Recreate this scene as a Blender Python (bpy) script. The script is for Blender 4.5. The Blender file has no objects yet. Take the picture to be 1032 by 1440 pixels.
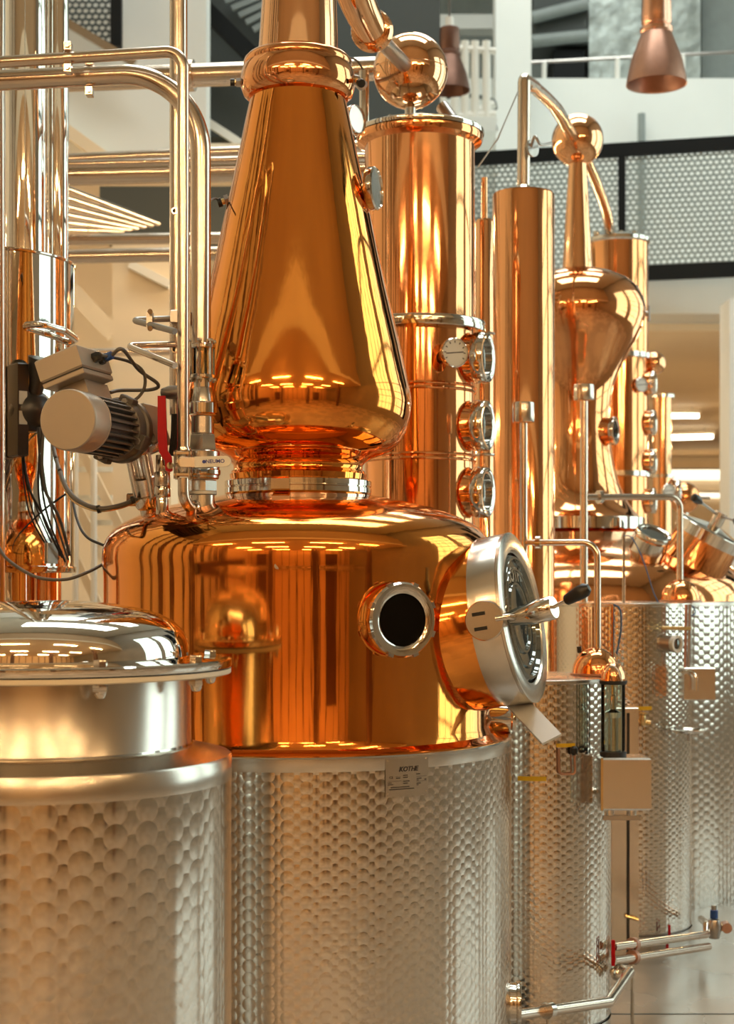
import bpy, math, random
from mathutils import Vector, Matrix
random.seed(4)
PI = math.pi
SC = bpy.context.scene
COL = SC.collection

# ------------------------------------------------------------------ camera
F, CX, HY, HCAM = 2200.0, 516.0, 815.0, 1.5          # focal length and horizon in pixels of the 1032x1440 frame
cam = bpy.data.cameras.new('camera')
cam_o = bpy.data.objects.new('camera', cam); COL.objects.link(cam_o)
cam_o.location = (0, 0, HCAM); cam_o.rotation_euler = (PI/2, 0, 0)
cam.sensor_fit = 'VERTICAL'; cam.sensor_height = 36.0; cam.sensor_width = 25.8
cam.lens = F/1440*36.0
cam.shift_y = (HY-720)/1440
cam.clip_end = 200
cam.dof.use_dof = True; cam.dof.focus_distance = 4.0; cam.dof.aperture_fstop = 4.8
SC.camera = cam_o

# ------------------------------------------------------------------ view, world, window light
SC.view_settings.view_transform = 'Standard'; SC.view_settings.look = 'None'
SC.view_settings.gamma = 1.0; SC.view_settings.use_curve_mapping = False
SC.view_settings.exposure = -0.45
SC.cycles.max_bounces = 10; SC.cycles.glossy_bounces = 8; SC.cycles.diffuse_bounces = 4
SC.cycles.transmission_bounces = 8; SC.cycles.caustics_reflective = False; SC.cycles.caustics_refractive = False
SC.cycles.sample_clamp_indirect = 6.0
w = bpy.data.worlds.new('sky'); SC.world = w; w.use_nodes = True
w.node_tree.nodes['Background'].inputs[0].default_value = (0.86, 0.93, 0.93, 1)
w.node_tree.nodes['Background'].inputs[1].default_value = 1.0

def area(name, loc, rot, sx, sy, power, col):
    l = bpy.data.lights.new(name, 'AREA'); l.shape = 'RECTANGLE'; l.size = sx; l.size_y = sy
    l.energy = power; l.color = col
    o = bpy.data.objects.new(name, l); COL.objects.link(o); o.location = loc; o.rotation_euler = rot
    return o
WX = 7.5
WINDOWS = [(y, 3.0, 0.9, 7.4) for y in (5.6, 9.4, 13.0)]+[(y, 3.0, 4.8, 9.6) for y in (17.2, 20.8)]   # centre y, width, sill, head; unseen upper pair added to brighten the rear walls
DAY = (0.93, 1.0, 0.96)
for (wy, ww, z0, z1) in WINDOWS:                                          # daylight entering through each tall window
    area('window_daylight', (WX+0.35, wy, (z0+z1)/2), (0, PI/2, 0), z1-z0, ww, 12.0*(z1-z0)*ww if z0 < 2 else 15.0*(z1-z0)*ww, DAY)
ADDED_ROOFLIGHTS = (6.5, 11.5, 17.0)
for yy in ADDED_ROOFLIGHTS:                                                     # unseen roof lights added to brighten the tall hall's upper walls
    area('rooflight_fill', (1.0, yy, 11.8), (0, 0, 0), 7.0, 2.6, 560, DAY)

# ------------------------------------------------------------------ materials
def nt(name):
    m = bpy.data.materials.new(name); m.use_nodes = True
    t = m.node_tree
    return m, t, t.nodes['Principled BSDF']
def mat(name, col, rough=0.5, metal=0.0, rvar=0.0, cvar=0.0, scale=6.0, bump=0.0, bscale=4.0, bdist=0.02, **kw):
    m, t, b = nt(name)
    b.inputs['Base Color'].default_value = (*col, 1); b.inputs['Roughness'].default_value = rough
    b.inputs['Metallic'].default_value = metal
    for k, v in kw.items(): b.inputs[k.replace('_', ' ')].default_value = v
    tc = t.nodes.new('ShaderNodeTexCoord')
    if rvar or cvar:
        n = t.nodes.new('ShaderNodeTexNoise'); n.inputs['Scale'].default_value = scale; n.inputs['Detail'].default_value = 5
        t.links.new(tc.outputs['Object'], n.inputs['Vector'])
        if rvar:
            mr = t.nodes.new('ShaderNodeMapRange')
            mr.inputs[1].default_value = 0.3; mr.inputs[2].default_value = 0.75
            mr.inputs[3].default_value = max(0.0, rough-rvar*0.4); mr.inputs[4].default_value = rough+rvar
            t.links.new(n.outputs['Fac'], mr.inputs[0]); t.links.new(mr.outputs[0], b.inputs['Roughness'])
        if cvar:
            r = t.nodes.new('ShaderNodeValToRGB')
            r.color_ramp.elements[0].position = 0.3; r.color_ramp.elements[1].position = 0.72
            r.color_ramp.elements[0].color = (*[c*(1-cvar) for c in col], 1)
            r.color_ramp.elements[1].color = (*[min(1, c*(1+cvar*0.5)) for c in col], 1)
            t.links.new(n.outputs['Fac'], r.inputs[0]); t.links.new(r.outputs[0], b.inputs['Base Color'])
    if bump:
        n2 = t.nodes.new('ShaderNodeTexNoise'); n2.inputs['Scale'].default_value = bscale; n2.inputs['Detail'].default_value = 2
        t.links.new(tc.outputs['Object'], n2.inputs['Vector'])
        bp = t.nodes.new('ShaderNodeBump'); bp.inputs['Strength'].default_value = bump; bp.inputs['Distance'].default_value = bdist
        t.links.new(n2.outputs['Fac'], bp.inputs['Height']); t.links.new(bp.outputs[0], b.inputs['Normal'])
    return m
def copper(name, col, rough, streak=0.25, cv=0.12):
    m, t, b = nt(name); N = t.nodes; L = t.links
    b.inputs['Metallic'].default_value = 1
    tc = N.new('ShaderNodeTexCoord'); mp = N.new('ShaderNodeMapping'); mp.inputs['Scale'].default_value = (11, 11, 0.7)
    L.new(tc.outputs['Object'], mp.inputs[0])
    n1 = N.new('ShaderNodeTexNoise'); n1.inputs['Scale'].default_value = 1.0; n1.inputs['Detail'].default_value = 4; L.new(mp.outputs[0], n1.inputs['Vector'])
    n2 = N.new('ShaderNodeTexNoise'); n2.inputs['Scale'].default_value = 4.0; n2.inputs['Detail'].default_value = 5; L.new(tc.outputs['Object'], n2.inputs['Vector'])
    r = N.new('ShaderNodeValToRGB'); r.color_ramp.elements[0].position = 0.33; r.color_ramp.elements[1].position = 0.66
    r.color_ramp.elements[0].color = (col[0]*(1-cv*0.6), col[1]*(1-cv), col[2]*(1-cv), 1); r.color_ramp.elements[1].color = (*col, 1)
    L.new(n1.outputs['Fac'], r.inputs[0]); L.new(r.outputs[0], b.inputs['Base Color'])
    mr = N.new('ShaderNodeMapRange'); mr.inputs[1].default_value = 0.35; mr.inputs[2].default_value = 0.75
    mr.inputs[3].default_value = rough; mr.inputs[4].default_value = rough+0.09
    L.new(n2.outputs['Fac'], mr.inputs[0]); L.new(mr.outputs[0], b.inputs['Roughness'])
    bp = N.new('ShaderNodeBump'); bp.inputs['Strength'].default_value = streak; bp.inputs['Distance'].default_value = 0.004
    L.new(n1.outputs['Fac'], bp.inputs['Height']); L.new(bp.outputs[0], b.inputs['Normal'])
    return m
def emit(name, col, s):
    m, t, b = nt(name)
    b.inputs['Base Color'].default_value = (0.8, 0.8, 0.8, 1)
    b.inputs['Emission Color'].default_value = (*col, 1); b.inputs['Emission Strength'].default_value = s
    return m
def glass(name, tint=(0.9, 0.95, 0.93), mixf=0.75):
    m, t, b = nt(name)                                   # thin pane: mostly clear with a reflection
    out = t.nodes['Material Output']
    tr = t.nodes.new('ShaderNodeBsdfTransparent'); tr.inputs[0].default_value = (*tint, 1)
    gl = t.nodes.new('ShaderNodeBsdfGlossy'); gl.inputs['Roughness'].default_value = 0.02
    fr = t.nodes.new('ShaderNodeFresnel'); fr.inputs[0].default_value = 1.35
    mx = t.nodes.new('ShaderNodeMixShader')
    t.links.new(fr.outputs[0], mx.inputs[0]); t.links.new(tr.outputs[0], mx.inputs[1]); t.links.new(gl.outputs[0], mx.inputs[2])
    t.links.new(mx.outputs[0], out.inputs[0])
    return m
def perlage(name, R, cw, ch, s=0.155, rough=0.13, col=(0.75, 0.70, 0.63), r=0.55):
    """engine-turned steel: rows of overlapping round polishing marks, each a faint dish in the surface normal"""
    m, t, b = nt(name); N = t.nodes; L = t.links
    b.inputs['Base Color'].default_value = (*col, 1); b.inputs['Metallic'].default_value = 1; b.inputs['Roughness'].default_value = rough
    def M(op, a, bb=None, c=None):
        n = N.new('ShaderNodeMath'); n.operation = op
        for i, v in enumerate((a, bb, c)):
            if v is None: continue
            if isinstance(v, (int, float)): n.inputs[i].default_value = v
            else: L.new(v, n.inputs[i])
        return n.outputs[0]
    tc = N.new('ShaderNodeTexCoord'); sp = N.new('ShaderNodeSeparateXYZ'); L.new(tc.outputs['Object'], sp.inputs[0])
    x, y, z = sp.outputs
    ncol = 2*round(PI*R/cw)
    U = M('MULTIPLY', M('ARCTAN2', y, x), ncol/(2*PI)); V = M('DIVIDE', z, ch)
    asp = cw/ch
    def lat(du0, dv0):
        du = M('MULTIPLY', M('WRAP', M('ADD', U, du0), 1.0, -1.0), asp)
        f = M('FRACT', M('ADD', V, dv0)); g = M('SUBTRACT', f, 1.0)
        du2 = M('MULTIPLY', du, du)
        lo = M('LESS_THAN', M('ADD', du2, M('MULTIPLY', f, f)), r*r)
        up = M('LESS_THAN', M('ADD', du2, M('MULTIPLY', g, g)), r*r)
        dv = M('ADD', M('MULTIPLY', f, lo), M('MULTIPLY', g, M('SUBTRACT', 1.0, lo)))
        return du, dv, M('MAXIMUM', lo, up)
    a = lat(0.0, 0.0); c = lat(1.0, 0.5)
    def sel(i):
        return M('ADD', M('MULTIPLY', a[i], a[2]), M('MULTIPLY', c[i], M('SUBTRACT', 1.0, a[2])))
    du, dv = sel(0), sel(1)
    # slow unevenness so that the marks do not repeat like a print
    nz = N.new('ShaderNodeTexNoise'); nz.inputs['Scale'].default_value = 9.0; L.new(tc.outputs['Object'], nz.inputs['Vector'])
    amp = M('MULTIPLY', M('ADD', nz.outputs['Fac'], 0.45), s)
    uu = M('MULTIPLY', du, amp); vv = M('MULTIPLY', dv, amp)
    cb = N.new('ShaderNodeCombineXYZ')
    L.new(M('MULTIPLY', M('MULTIPLY', y, -1.0/R), uu), cb.inputs[0])
    L.new(M('MULTIPLY', M('MULTIPLY', x, 1.0/R), uu), cb.inputs[1]); L.new(vv, cb.inputs[2])
    ge = N.new('ShaderNodeNewGeometry')
    ad = N.new('ShaderNodeVectorMath'); ad.operation = 'ADD'; L.new(ge.outputs['Normal'], ad.inputs[0]); L.new(cb.outputs[0], ad.inputs[1])
    no = N.new('ShaderNodeVectorMath'); no.operation = 'NORMALIZE'; L.new(ad.outputs[0], no.inputs[0])
    L.new(no.outputs[0], b.inputs['Normal'])
    return m
def perforated(name, pitch, col, hole=0.36):
    m, t, b = nt(name); N = t.nodes; L = t.links
    b.inputs['Base Color'].default_value = (*col, 1); b.inputs['Roughness'].default_value = 0.5; b.inputs['Metallic'].default_value = 0.4
    def M(op, a, bb=None, c=None):
        n = N.new('ShaderNodeMath'); n.operation = op
        for i, v in enumerate((a, bb, c)):
            if v is None: continue
            if isinstance(v, (int, float)): n.inputs[i].default_value = v
            else: L.new(v, n.inputs[i])
        return n.outputs[0]
    tc = N.new('ShaderNodeTexCoord'); sp = N.new('ShaderNodeSeparateXYZ'); L.new(tc.outputs['Object'], sp.inputs[0])
    u = M('DIVIDE', sp.outputs[0], pitch); v = M('DIVIDE', sp.outputs[2], pitch*0.866)
    row = M('FLOOR', v)
    uo = M('FRACT', M('ADD', u, M('MULTIPLY', M('MODULO', row, 2.0), 0.5)))
    du = M('SUBTRACT', uo, 0.5); dv = M('SUBTRACT', M('FRACT', v), 0.5)
    h = M('LESS_THAN', M('ADD', M('MULTIPLY', du, du), M('MULTIPLY', dv, dv)), hole*hole)
    tr = N.new('ShaderNodeBsdfTransparent'); mx = N.new('ShaderNodeMixShader')
    L.new(h, mx.inputs[0]); L.new(b.outputs[0], mx.inputs[1]); L.new(tr.outputs[0], mx.inputs[2])
    L.new(mx.outputs[0], t.nodes['Material Output'].inputs[0])
    return m

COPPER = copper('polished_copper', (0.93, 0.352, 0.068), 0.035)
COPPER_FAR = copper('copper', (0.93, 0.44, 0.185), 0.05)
COPPER_PALE = mat('rose_copper', (0.94, 0.52, 0.27), 0.06, 1, rvar=0.05, bump=0.03)
COPPER_BROWN = mat('brown_copper', (0.20, 0.105, 0.075), 0.42, 0.8, cvar=0.12, scale=14)
COPPER_DULL = mat('dull_copper', (0.50, 0.28, 0.20), 0.38, 0.9, cvar=0.12, scale=14)
STEEL = mat('polished_steel', (0.74, 0.70, 0.64), 0.07, 1, rvar=0.08, bump=0.03, bscale=5)
STEEL_MIRROR = mat('mirror_steel', (0.80, 0.76, 0.70), 0.03, 1, rvar=0.03, bump=0.05, bscale=3)
STEEL_SATIN = mat('satin_steel', (0.68, 0.63, 0.56), 0.22, 1, rvar=0.05, scale=3)
STEEL_PIPE = mat('pipe_steel', (0.71, 0.61, 0.51), 0.17, 1, rvar=0.08, scale=12)
STEEL_DARK = mat('dark_steel', (0.42, 0.39, 0.36), 0.3, 1, rvar=0.1)
MOTOR = mat('motor_grey_paint', (0.44, 0.38, 0.31), 0.40, 0.6, rvar=0.12, scale=30)
MOTOR_DARK = mat('motor_dark_paint', (0.12, 0.105, 0.09), 0.45, 0.4)
BLACK = mat('black_plastic', (0.012, 0.011, 0.010), 0.32)
RUBBER = mat('black_rubber', (0.02, 0.018, 0.016), 0.6)
CABLE = mat('grey_cable', (0.11, 0.095, 0.08), 0.5)
RED = mat('red_handle_paint', (0.45, 0.004, 0.010), 0.45, Specular_IOR_Level=0.2)
WHITE_P = mat('white_plastic', (0.80, 0.77, 0.70), 0.35)
BLUE = mat('blue_plastic', (0.02, 0.07, 0.28), 0.4)
BLUE_WIRE = mat('blue_wire', (0.05, 0.10, 0.22), 0.5)
YELLOW = mat('yellow_tape', (0.85, 0.55, 0.02), 0.5)
CREAM = mat('cream_gasket', (0.72, 0.64, 0.50), 0.6)
INK = mat('black_ink', (0.03, 0.02, 0.015), 0.5)
INK_BLUE = mat('blue_ink', (0.03, 0.05, 0.30), 0.5)
BRASS = mat('brass', (0.72, 0.52, 0.25), 0.25, 1)
DARK_IN = mat('dark_interior', (0.012, 0.010, 0.008), 0.6)
PLEXI = mat('frosted_plastic', (0.62, 0.62, 0.60), 0.25, Transmission_Weight=0.0, Alpha=0.85)
DIAL = mat('white_dial', (0.78, 0.75, 0.68), 0.4)
LABEL = mat('paper_label', (0.55, 0.52, 0.46), 0.6)
GLASS = glass('clear_glass')
GLASS_G = mat('sight_glass', (0.006, 0.005, 0.004), 0.05, 0.0, Specular_IOR_Level=0.03)
GLASS_DOOR = mat('hatch_glass', (0.20, 0.22, 0.21), 0.03, 0.75)
WALL_W = mat('white_wall_paint', (0.78, 0.79, 0.75), 0.75, cvar=0.04, scale=1.2)
WALL_B = mat('cream_wall_paint', (0.80, 0.66, 0.47), 0.8, cvar=0.06, scale=0.8)
WALL_T = mat('tan_wall_paint', (0.70, 0.50, 0.30), 0.8, cvar=0.08, scale=0.8)
WALL_U = mat('brown_wall_paint', (0.42, 0.27, 0.14), 0.8, cvar=0.08, scale=0.8)
WOOD = mat('dark_oiled_wood', (0.13, 0.06, 0.028), 0.5, cvar=0.3, scale=9)
WALL_R = mat('grey_green_wall_paint', (0.30, 0.275, 0.225), 0.8, cvar=0.08, scale=1.0)
WALL_C = mat('cream_ceiling_paint', (0.84, 0.70, 0.50), 0.8, cvar=0.05, scale=0.7)
FLOOR_M = mat('polished_concrete', (0.40, 0.335, 0.265), 0.24, cvar=0.16, scale=1.3, rvar=0.16, Specular_IOR_Level=0.6)
BLACK_STEEL = mat('black_steel', (0.010, 0.011, 0.011), 0.6, Specular_IOR_Level=0.15)
LAMP_COPPER = mat('lamp_copper', (0.80, 0.46, 0.32), 0.22, 1, rvar=0.1)
GREY_PANEL = mat('grey_panel', (0.25, 0.28, 0.265), 0.5, cvar=0.1)
GREY_DARK = mat('dark_grey_panel', (0.05, 0.057, 0.052), 0.6)
FOIL = mat('foil_insulation', (0.40, 0.44, 0.41), 0.42, 0.55, cvar=0.35, scale=5, bump=0.35, bscale=4, bdist=0.1)
PERF = perforated('perforated_sheet', 0.055, (0.27, 0.31, 0.29), 0.36)
PERF_BIG = perforated('perforated_sheet_coarse', 0.05, (0.10, 0.12, 0.12), 0.38)
TUBE_W = emit('lit_tube_warm', (1.0, 0.66, 0.32), 165)
TUBE_FILL = emit('fill_tube_warm', (1.0, 0.70, 0.40), 75)  # glow of the fill lamps added out of view at the back
TUBE_BACK = emit('lit_tube_white', (1.0, 0.90, 0.70), 12)
TUBE_ROW = emit('lit_row_white', (1.0, 0.90, 0.70), 2.5)

# ------------------------------------------------------------------ geometry helpers
ORG = {}                                                # object -> world position of its thing's base
def P(px, py, d):                                       # pixel + distance -> world point
    return Vector(((px-CX)/F*d, d, HCAM-(py-HY)/F*d))
def frame(axis, up=Vector((0, 0, 1))):
    a = Vector(axis).normalized()
    u = up.cross(a)
    if u.length < 1e-4: u = Vector((1, 0, 0)).cross(a); 
    if u.length < 1e-4: u = Vector((0, 1, 0))
    u.normalize(); v = a.cross(u)
    return u, v, a
def fillet(pts, r, n=8):
    """polyline with rounded corners"""
    pts = [Vector(p) for p in pts]; out = [pts[0]]
    rr = r if isinstance(r, (list, tuple)) else [r]*(len(pts)-2)
    for i in range(1, len(pts)-1):
        a, b, c = pts[i-1], pts[i], pts[i+1]
        d1, d2 = (a-b), (c-b); l1, l2 = d1.length, d2.length; d1.normalize(); d2.normalize()
        ang = d1.angle(d2)
        if rr[i-1] <= 0 or abs(ang-PI) < 0.02: out.append(b); continue
        t = min(rr[i-1]/math.tan(ang/2), l1*0.49 if i > 1 else l1*0.98, l2*0.49 if i < len(pts)-2 else l2*0.98)
        rad = t*math.tan(ang/2); bis = (d1+d2).normalized(); cen = b+bis*(rad/math.sin(ang/2))
        p0, p1 = b+d1*t-cen, b+d2*t-cen; tot = p0.angle(p1); ax = p0.cross(p1).normalized()
        for k in range(n+1): out.append(cen+Matrix.Rotation(tot*k/n, 3, ax) @ p0)
    out.append(pts[-1]); return out
def smooth_path(pts, n=8):
    """Catmull-Rom through points"""
    pts = [Vector(p) for p in pts]; q = [2*pts[0]-pts[1]]+pts+[2*pts[-1]-pts[-2]]; out = []
    for i in range(1, len(q)-2):
        for k in range(n):
            t = k/n; a, b, c, d = q[i-1], q[i], q[i+1], q[i+2]
            out.append(0.5*((2*b)+(c-a)*t+(2*a-5*b+4*c-d)*t*t+(3*b-a-3*c+d)*t**3))
    out.append(pts[-1]); return out
class G:
    def __init__(s): s.v = []; s.f = []
    def ring_strip(s, rings, closed=True):
        """rings: lists of points (a single point closes to a pole)"""
        idx = []
        for r in rings:
            idx.append(list(range(len(s.v), len(s.v)+len(r)))); s.v += r
        for a, b in zip(idx[:-1], idx[1:]):
            n = max(len(a), len(b))
            for k in range(n):
                k2 = (k+1) % n
                if len(a) == 1 and len(b) == 1: continue
                if len(a) == 1: s.f.append((a[0], b[k2], b[k]))
                elif len(b) == 1: s.f.append((a[k], a[k2], b[0]))
                else: s.f.append((a[k], a[k2], b[k2], b[k]))
        return s
    def lathe(s, o, axis, prof, seg=48, a0=0.0, cap=True):
        u, v, a = frame(axis); o = Vector(o); rings = []
        for (r, t) in prof:
            c = o+a*t
            if r < 1e-6: rings.append([c])
            else: rings.append([c+(u*math.cos(a0+2*PI*k/seg)+v*math.sin(a0+2*PI*k/seg))*r for k in range(seg)])
        if cap:
            if len(rings[0]) > 1: rings.insert(0, [o+a*prof[0][1]])
            if len(rings[-1]) > 1: rings.append([o+a*prof[-1][1]])
        return s.ring_strip(rings)
    def cyl(s, a, b, r, seg=20, r2=None):
        a, b = Vector(a), Vector(b)
        return s.lathe(a, b-a, [(r, 0), (r if r2 is None else r2, (b-a).length)], seg)
    def tube(s, pts, r, seg=16, cap=True):
        pts = [Vector(p) for p in pts]; n = len(pts)
        rad = r if isinstance(r, (list, tuple)) else [r]*n
        tang = [(pts[min(i+1, n-1)]-pts[max(i-1, 0)]).normalized() for i in range(n)]
        u, v, a = frame(tang[0]); rings = []
        for i in range(n):
            if i:
                q = tang[i-1].rotation_difference(tang[i]); u = q @ u; v = q @ v
            rings.append([pts[i]+(u*math.cos(2*PI*k/seg)+v*math.sin(2*PI*k/seg))*rad[i] for k in range(seg)])
        if cap: rings = [[pts[0]]]+rings+[[pts[-1]]]
        return s.ring_strip(rings)
    def sphere(s, c, r, seg=40, rings=20):
        return s.lathe(c, (0, 0, 1), [(r*math.sin(PI*i/rings) if 0 < i < rings else 0, -r*math.cos(PI*i/rings)) for i in range(rings+1)], seg)
    def torus(s, c, axis, R, r, seg=48, rs=12, flat=1.0):
        u, v, a = frame(axis); c = Vector(c); b0 = len(s.v)
        for k in range(seg):
            d = u*math.cos(2*PI*k/seg)+v*math.sin(2*PI*k/seg)
            for j in range(rs):
                s.v.append(c+d*(R+r*math.cos(2*PI*j/rs))+a*(r*flat*math.sin(2*PI*j/rs)))
        for k in range(seg):
            for j in range(rs):
                s.f.append((b0+k*rs+j, b0+((k+1) % seg)*rs+j, b0+((k+1) % seg)*rs+(j+1) % rs, b0+k*rs+(j+1) % rs))
        return s
    def box(s, c, size, ax=None, bev=0.0):
        """box with chamfered vertical edges; ax = (X, Y, Z) directions"""
        c = Vector(c); X, Y, Z = ax if ax else (Vector((1, 0, 0)), Vector((0, 1, 0)), Vector((0, 0, 1)))
        hx, hy, hz = size[0]/2, size[1]/2, size[2]/2
        if bev <= 0: prof = [(hx, hy, -hz), (hx, hy, hz)]
        else: prof = [(hx-bev, hy-bev, -hz), (hx, hy, -hz+bev), (hx, hy, hz-bev), (hx-bev, hy-bev, hz)]
        rings = [[c-Z*hz]] if False else []
        for (a, b, t) in prof:
            rings.append([c+X*sx*a+Y*sy*b+Z*t for sx, sy in ((-1, -1), (1, -1), (1, 1), (-1, 1))])
        b0 = len(s.v); s.ring_strip(rings)
        s.f.append((b0+3, b0+2, b0+1, b0)); e = len(s.v); s.f.append((e-4, e-3, e-2, e-1))
        return s
    def wall(s, x0, x1, y0, y1, z0, z1):
        return s.box(((x0+x1)/2, (y0+y1)/2, (z0+z1)/2), (x1-x0, y1-y0, z1-z0))
    def prism(s, outline, o, X, Y, Z, th):
        """2-D outline extruded along Z by th"""
        n = len(outline); b0 = len(s.v); o = Vector(o)
        for t in (0, th):
            for (a, b) in outline: s.v.append(o+X*a+Y*b+Z*t)
        s.f.append(tuple(b0+n-1-i for i in range(n))); s.f.append(tuple(b0+n+i for i in range(n)))
        for i in range(n): s.f.append((b0+i, b0+(i+1) % n, b0+n+(i+1) % n, b0+n+i))
        return s
    def build(s, name, m, parent=None, org=None, ang=38, label=None):
        if parent is not None: org = ORG[parent]
        elif org is None:
            xs = [p.x for p in s.v]; ys = [p.y for p in s.v]; zs = [p.z for p in s.v]
            org = Vector(((min(xs)+max(xs))/2, (min(ys)+max(ys))/2, min(zs)))
        org = Vector(org)
        me = bpy.data.meshes.new(name)
        me.from_pydata([tuple(Vector(p)-org) for p in s.v], [], s.f); me.update()
        me.polygons.foreach_set('use_smooth', [True]*len(me.polygons)); me.set_sharp_from_angle(angle=math.radians(ang))
        me.materials.append(m)
        o = bpy.data.objects.new(name, me); COL.objects.link(o)
        if parent is not None: o.parent = parent
        else: o.location = org
        ORG[o] = org
        if label: o['label'] = label
        return o
def tag(o, label, cat, group=None):
    o['label'] = label; o['category'] = cat
    if group: o['group'] = group
    return o
def thing(name, loc, label, cat, group=None):
    o = bpy.data.objects.new(name, None); COL.objects.link(o); o.location = loc; ORG[o] = Vector(loc); o.empty_display_size = 0.1
    return tag(o, label, cat, group)
def struct(name, g, m, label=None):
    o = g.build(name, m); o['kind'] = 'structure'
    if label: o['label'] = label
    return o
def text(name, s, m, parent, o, X, Y, size, bold=0.0, ext=0.0006, shear=0.0, label=None):
    """flat lettering as a thin mesh at o, reading along X with Y up"""
    cu = bpy.data.curves.new('lettering', 'FONT'); cu.body = s; cu.size = size; cu.align_x = 'CENTER'; cu.align_y = 'CENTER'
    cu.offset = bold; cu.extrude = ext; cu.shear = shear; cu.resolution_u = 3
    tmp = bpy.data.objects.new('lettering', cu); COL.objects.link(tmp)
    dg = bpy.context.evaluated_depsgraph_get(); dg.update()
    me = bpy.data.meshes.new_from_object(tmp.evaluated_get(dg))
    bpy.data.objects.remove(tmp); bpy.data.curves.remove(cu)
    X = Vector(X).normalized(); Y = Vector(Y).normalized(); Z = X.cross(Y)
    org = ORG[parent]
    for v in me.vertices: v.co = Vector(o)-org+X*v.co.x+Y*v.co.y+Z*v.co.z
    me.materials.clear(); me.materials.append(m); me.name = name
    ob = bpy.data.objects.new(name, me); COL.objects.link(ob); ob.parent = parent; ORG[ob] = org
    if label: ob['label'] = label
    return ob
def hexbolt(g, c, axis, r, h):
    g.lathe(c, axis, [(r, 0), (r, h*0.85), (r*0.9, h)], 6)

# ================================================================== the setting
XL, XR, YF, YB, ZC = -6.0, WX, -8.5, 30.0, 11.5
struct('floor', G().wall(XL-0.3, XR+0.3, YF-0.3, YB+0.3, -0.2, 0.0), FLOOR_M)
g = G()
for (a, b) in ((3.3, 7.0), (9.1, 12.3)): pass
struct('floor_joint', G().wall(-1.0, 7.4, 5.395, 5.405, 0.0, 0.0012), GREY_DARK)
wl = struct('wall_left', G().wall(XL-0.3, XL, YF, YB, 0, ZC), WALL_B); ORG[wl] = Vector(wl.location)
for k in range(9): G().wall(XL, XL+0.12, -2.0+0.85*k, -2.0+0.85*k+(0.34, 0.16, 0.22)[k % 3], 0, 7.0).build('streak_batten', WOOD, wl)  # unseen battens added to put dark stripes into the copper's reflections
wf = struct('wall_front', G().wall(XL-0.3, XR+0.3, YF-0.3, YF, 0, ZC), WALL_T); ORG[wf] = Vector(wf.location)
for k in range(14): G().wall(-5.6+0.95*k, -5.6+0.95*k+0.09, YF, YF+0.06, 2.62 if k in (1, 2, 10, 11) else 0, 4.2).build('streak_batten', WOOD, wf)  # slim battens added behind the camera for more reflected stripes
struct('wall_back', G().wall(XL-0.3, XR+0.3, YB, YB+0.3, 0, ZC), WALL_B)
g = G(); y = YF
for (wy, ww, WZ0, WZ1) in WINDOWS:
    g.wall(XR, XR+0.3, y, wy-ww/2, 0, ZC); g.wall(XR, XR+0.3, wy-ww/2, wy+ww/2, 0, WZ0); g.wall(XR, XR+0.3, wy-ww/2, wy+ww/2, WZ1, ZC)
    y = wy+ww/2
g.wall(XR, XR+0.3, y, YB, 0, ZC)
struct('wall_right', g, WALL_R)
g = G()                                                  # roof with openings for the added rooflights
X0, X1 = 1.0-3.5, 1.0+3.5; ys = [YF]
g.wall(XL-0.3, X0, YF, YB, ZC, ZC+0.2); g.wall(X1, XR+0.3, YF, YB, ZC, ZC+0.2)
yy = YF
for c in ADDED_ROOFLIGHTS:
    g.wall(X0, X1, yy, c-1.3, ZC, ZC+0.2); yy = c+1.3
g.wall(X0, X1, yy, YB, ZC, ZC+0.2)
struct('ceiling', g, WALL_W)
for i, (wy, ww, WZ0, WZ1) in enumerate(WINDOWS):
    fr = G()
    for sy in (-1, 1): fr.wall(XR+0.10, XR+0.18, wy+sy*(ww/2-0.04)-0.04, wy+sy*(ww/2-0.04)+0.04, WZ0, WZ1)
    for zz in (WZ0+0.04, WZ1-0.04): fr.wall(XR+0.10, XR+0.18, wy-ww/2, wy+ww/2, zz-0.04, zz+0.04)
    wo = struct('window_%d' % (i+1), fr, BLACK_STEEL)
    ORG[wo] = Vector(wo.location)
    for k in range(1, 4):
        yk = wy-ww/2+ww*k/4
        G().wall(XR+0.12, XR+0.16, yk-0.03, yk+0.03, WZ0, WZ1).build('mullion', BLACK_STEEL, wo)
    for k in range(1, 7):
        zk = WZ0+(WZ1-WZ0)*k/7
        G().wall(XR+0.12, XR+0.16, wy-ww/2, wy+ww/2, zk-0.03, zk+0.03).build('mullion', BLACK_STEEL, wo)
    G().wall(XR+0.135, XR+0.142, wy-ww/2, wy+ww/2, WZ0, WZ1).build('pane', GLASS, wo)
# low cream ceiling over the front of the hall, carried on the front wall
struct('ceiling_low', G().wall(XL, XR-0.02, YF, 1.2, 4.2, 4.55), WALL_C)
struct('wall_reflector', G().wall(XL, XR-0.02, 1.0, 1.2, 4.55, ZC), WALL_U)  # unseen wall added to brighten what the copper cone reflects
def tube_lamp(a, b, m, label, group, r=0.022, hang=None):
    a, b = Vector(a), Vector(b); mid = (a+b)/2
    t = thing('tube_lamp', mid, label, 'lamp', group)
    d = (b-a).normalized()
    G().cyl(a, b, r, 12).build('tube', m, t)
    side = d.cross(Vector((0, 0, 1))).normalized()
    G().box(mid+Vector((0, 0, r+0.028)), ((b-a).length+0.06, 0.07, 0.05), (d, side, Vector((0, 0, 1)))).build('housing', WHITE_P, t)
    if hang:
        for k in (0.15, 0.85):
            q = a.lerp(b, k); G().cyl(q+Vector((0, 0, r+0.03)), Vector((q.x, q.y, hang)), 0.005, 6).build('hanger', STEEL_DARK, t)
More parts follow.
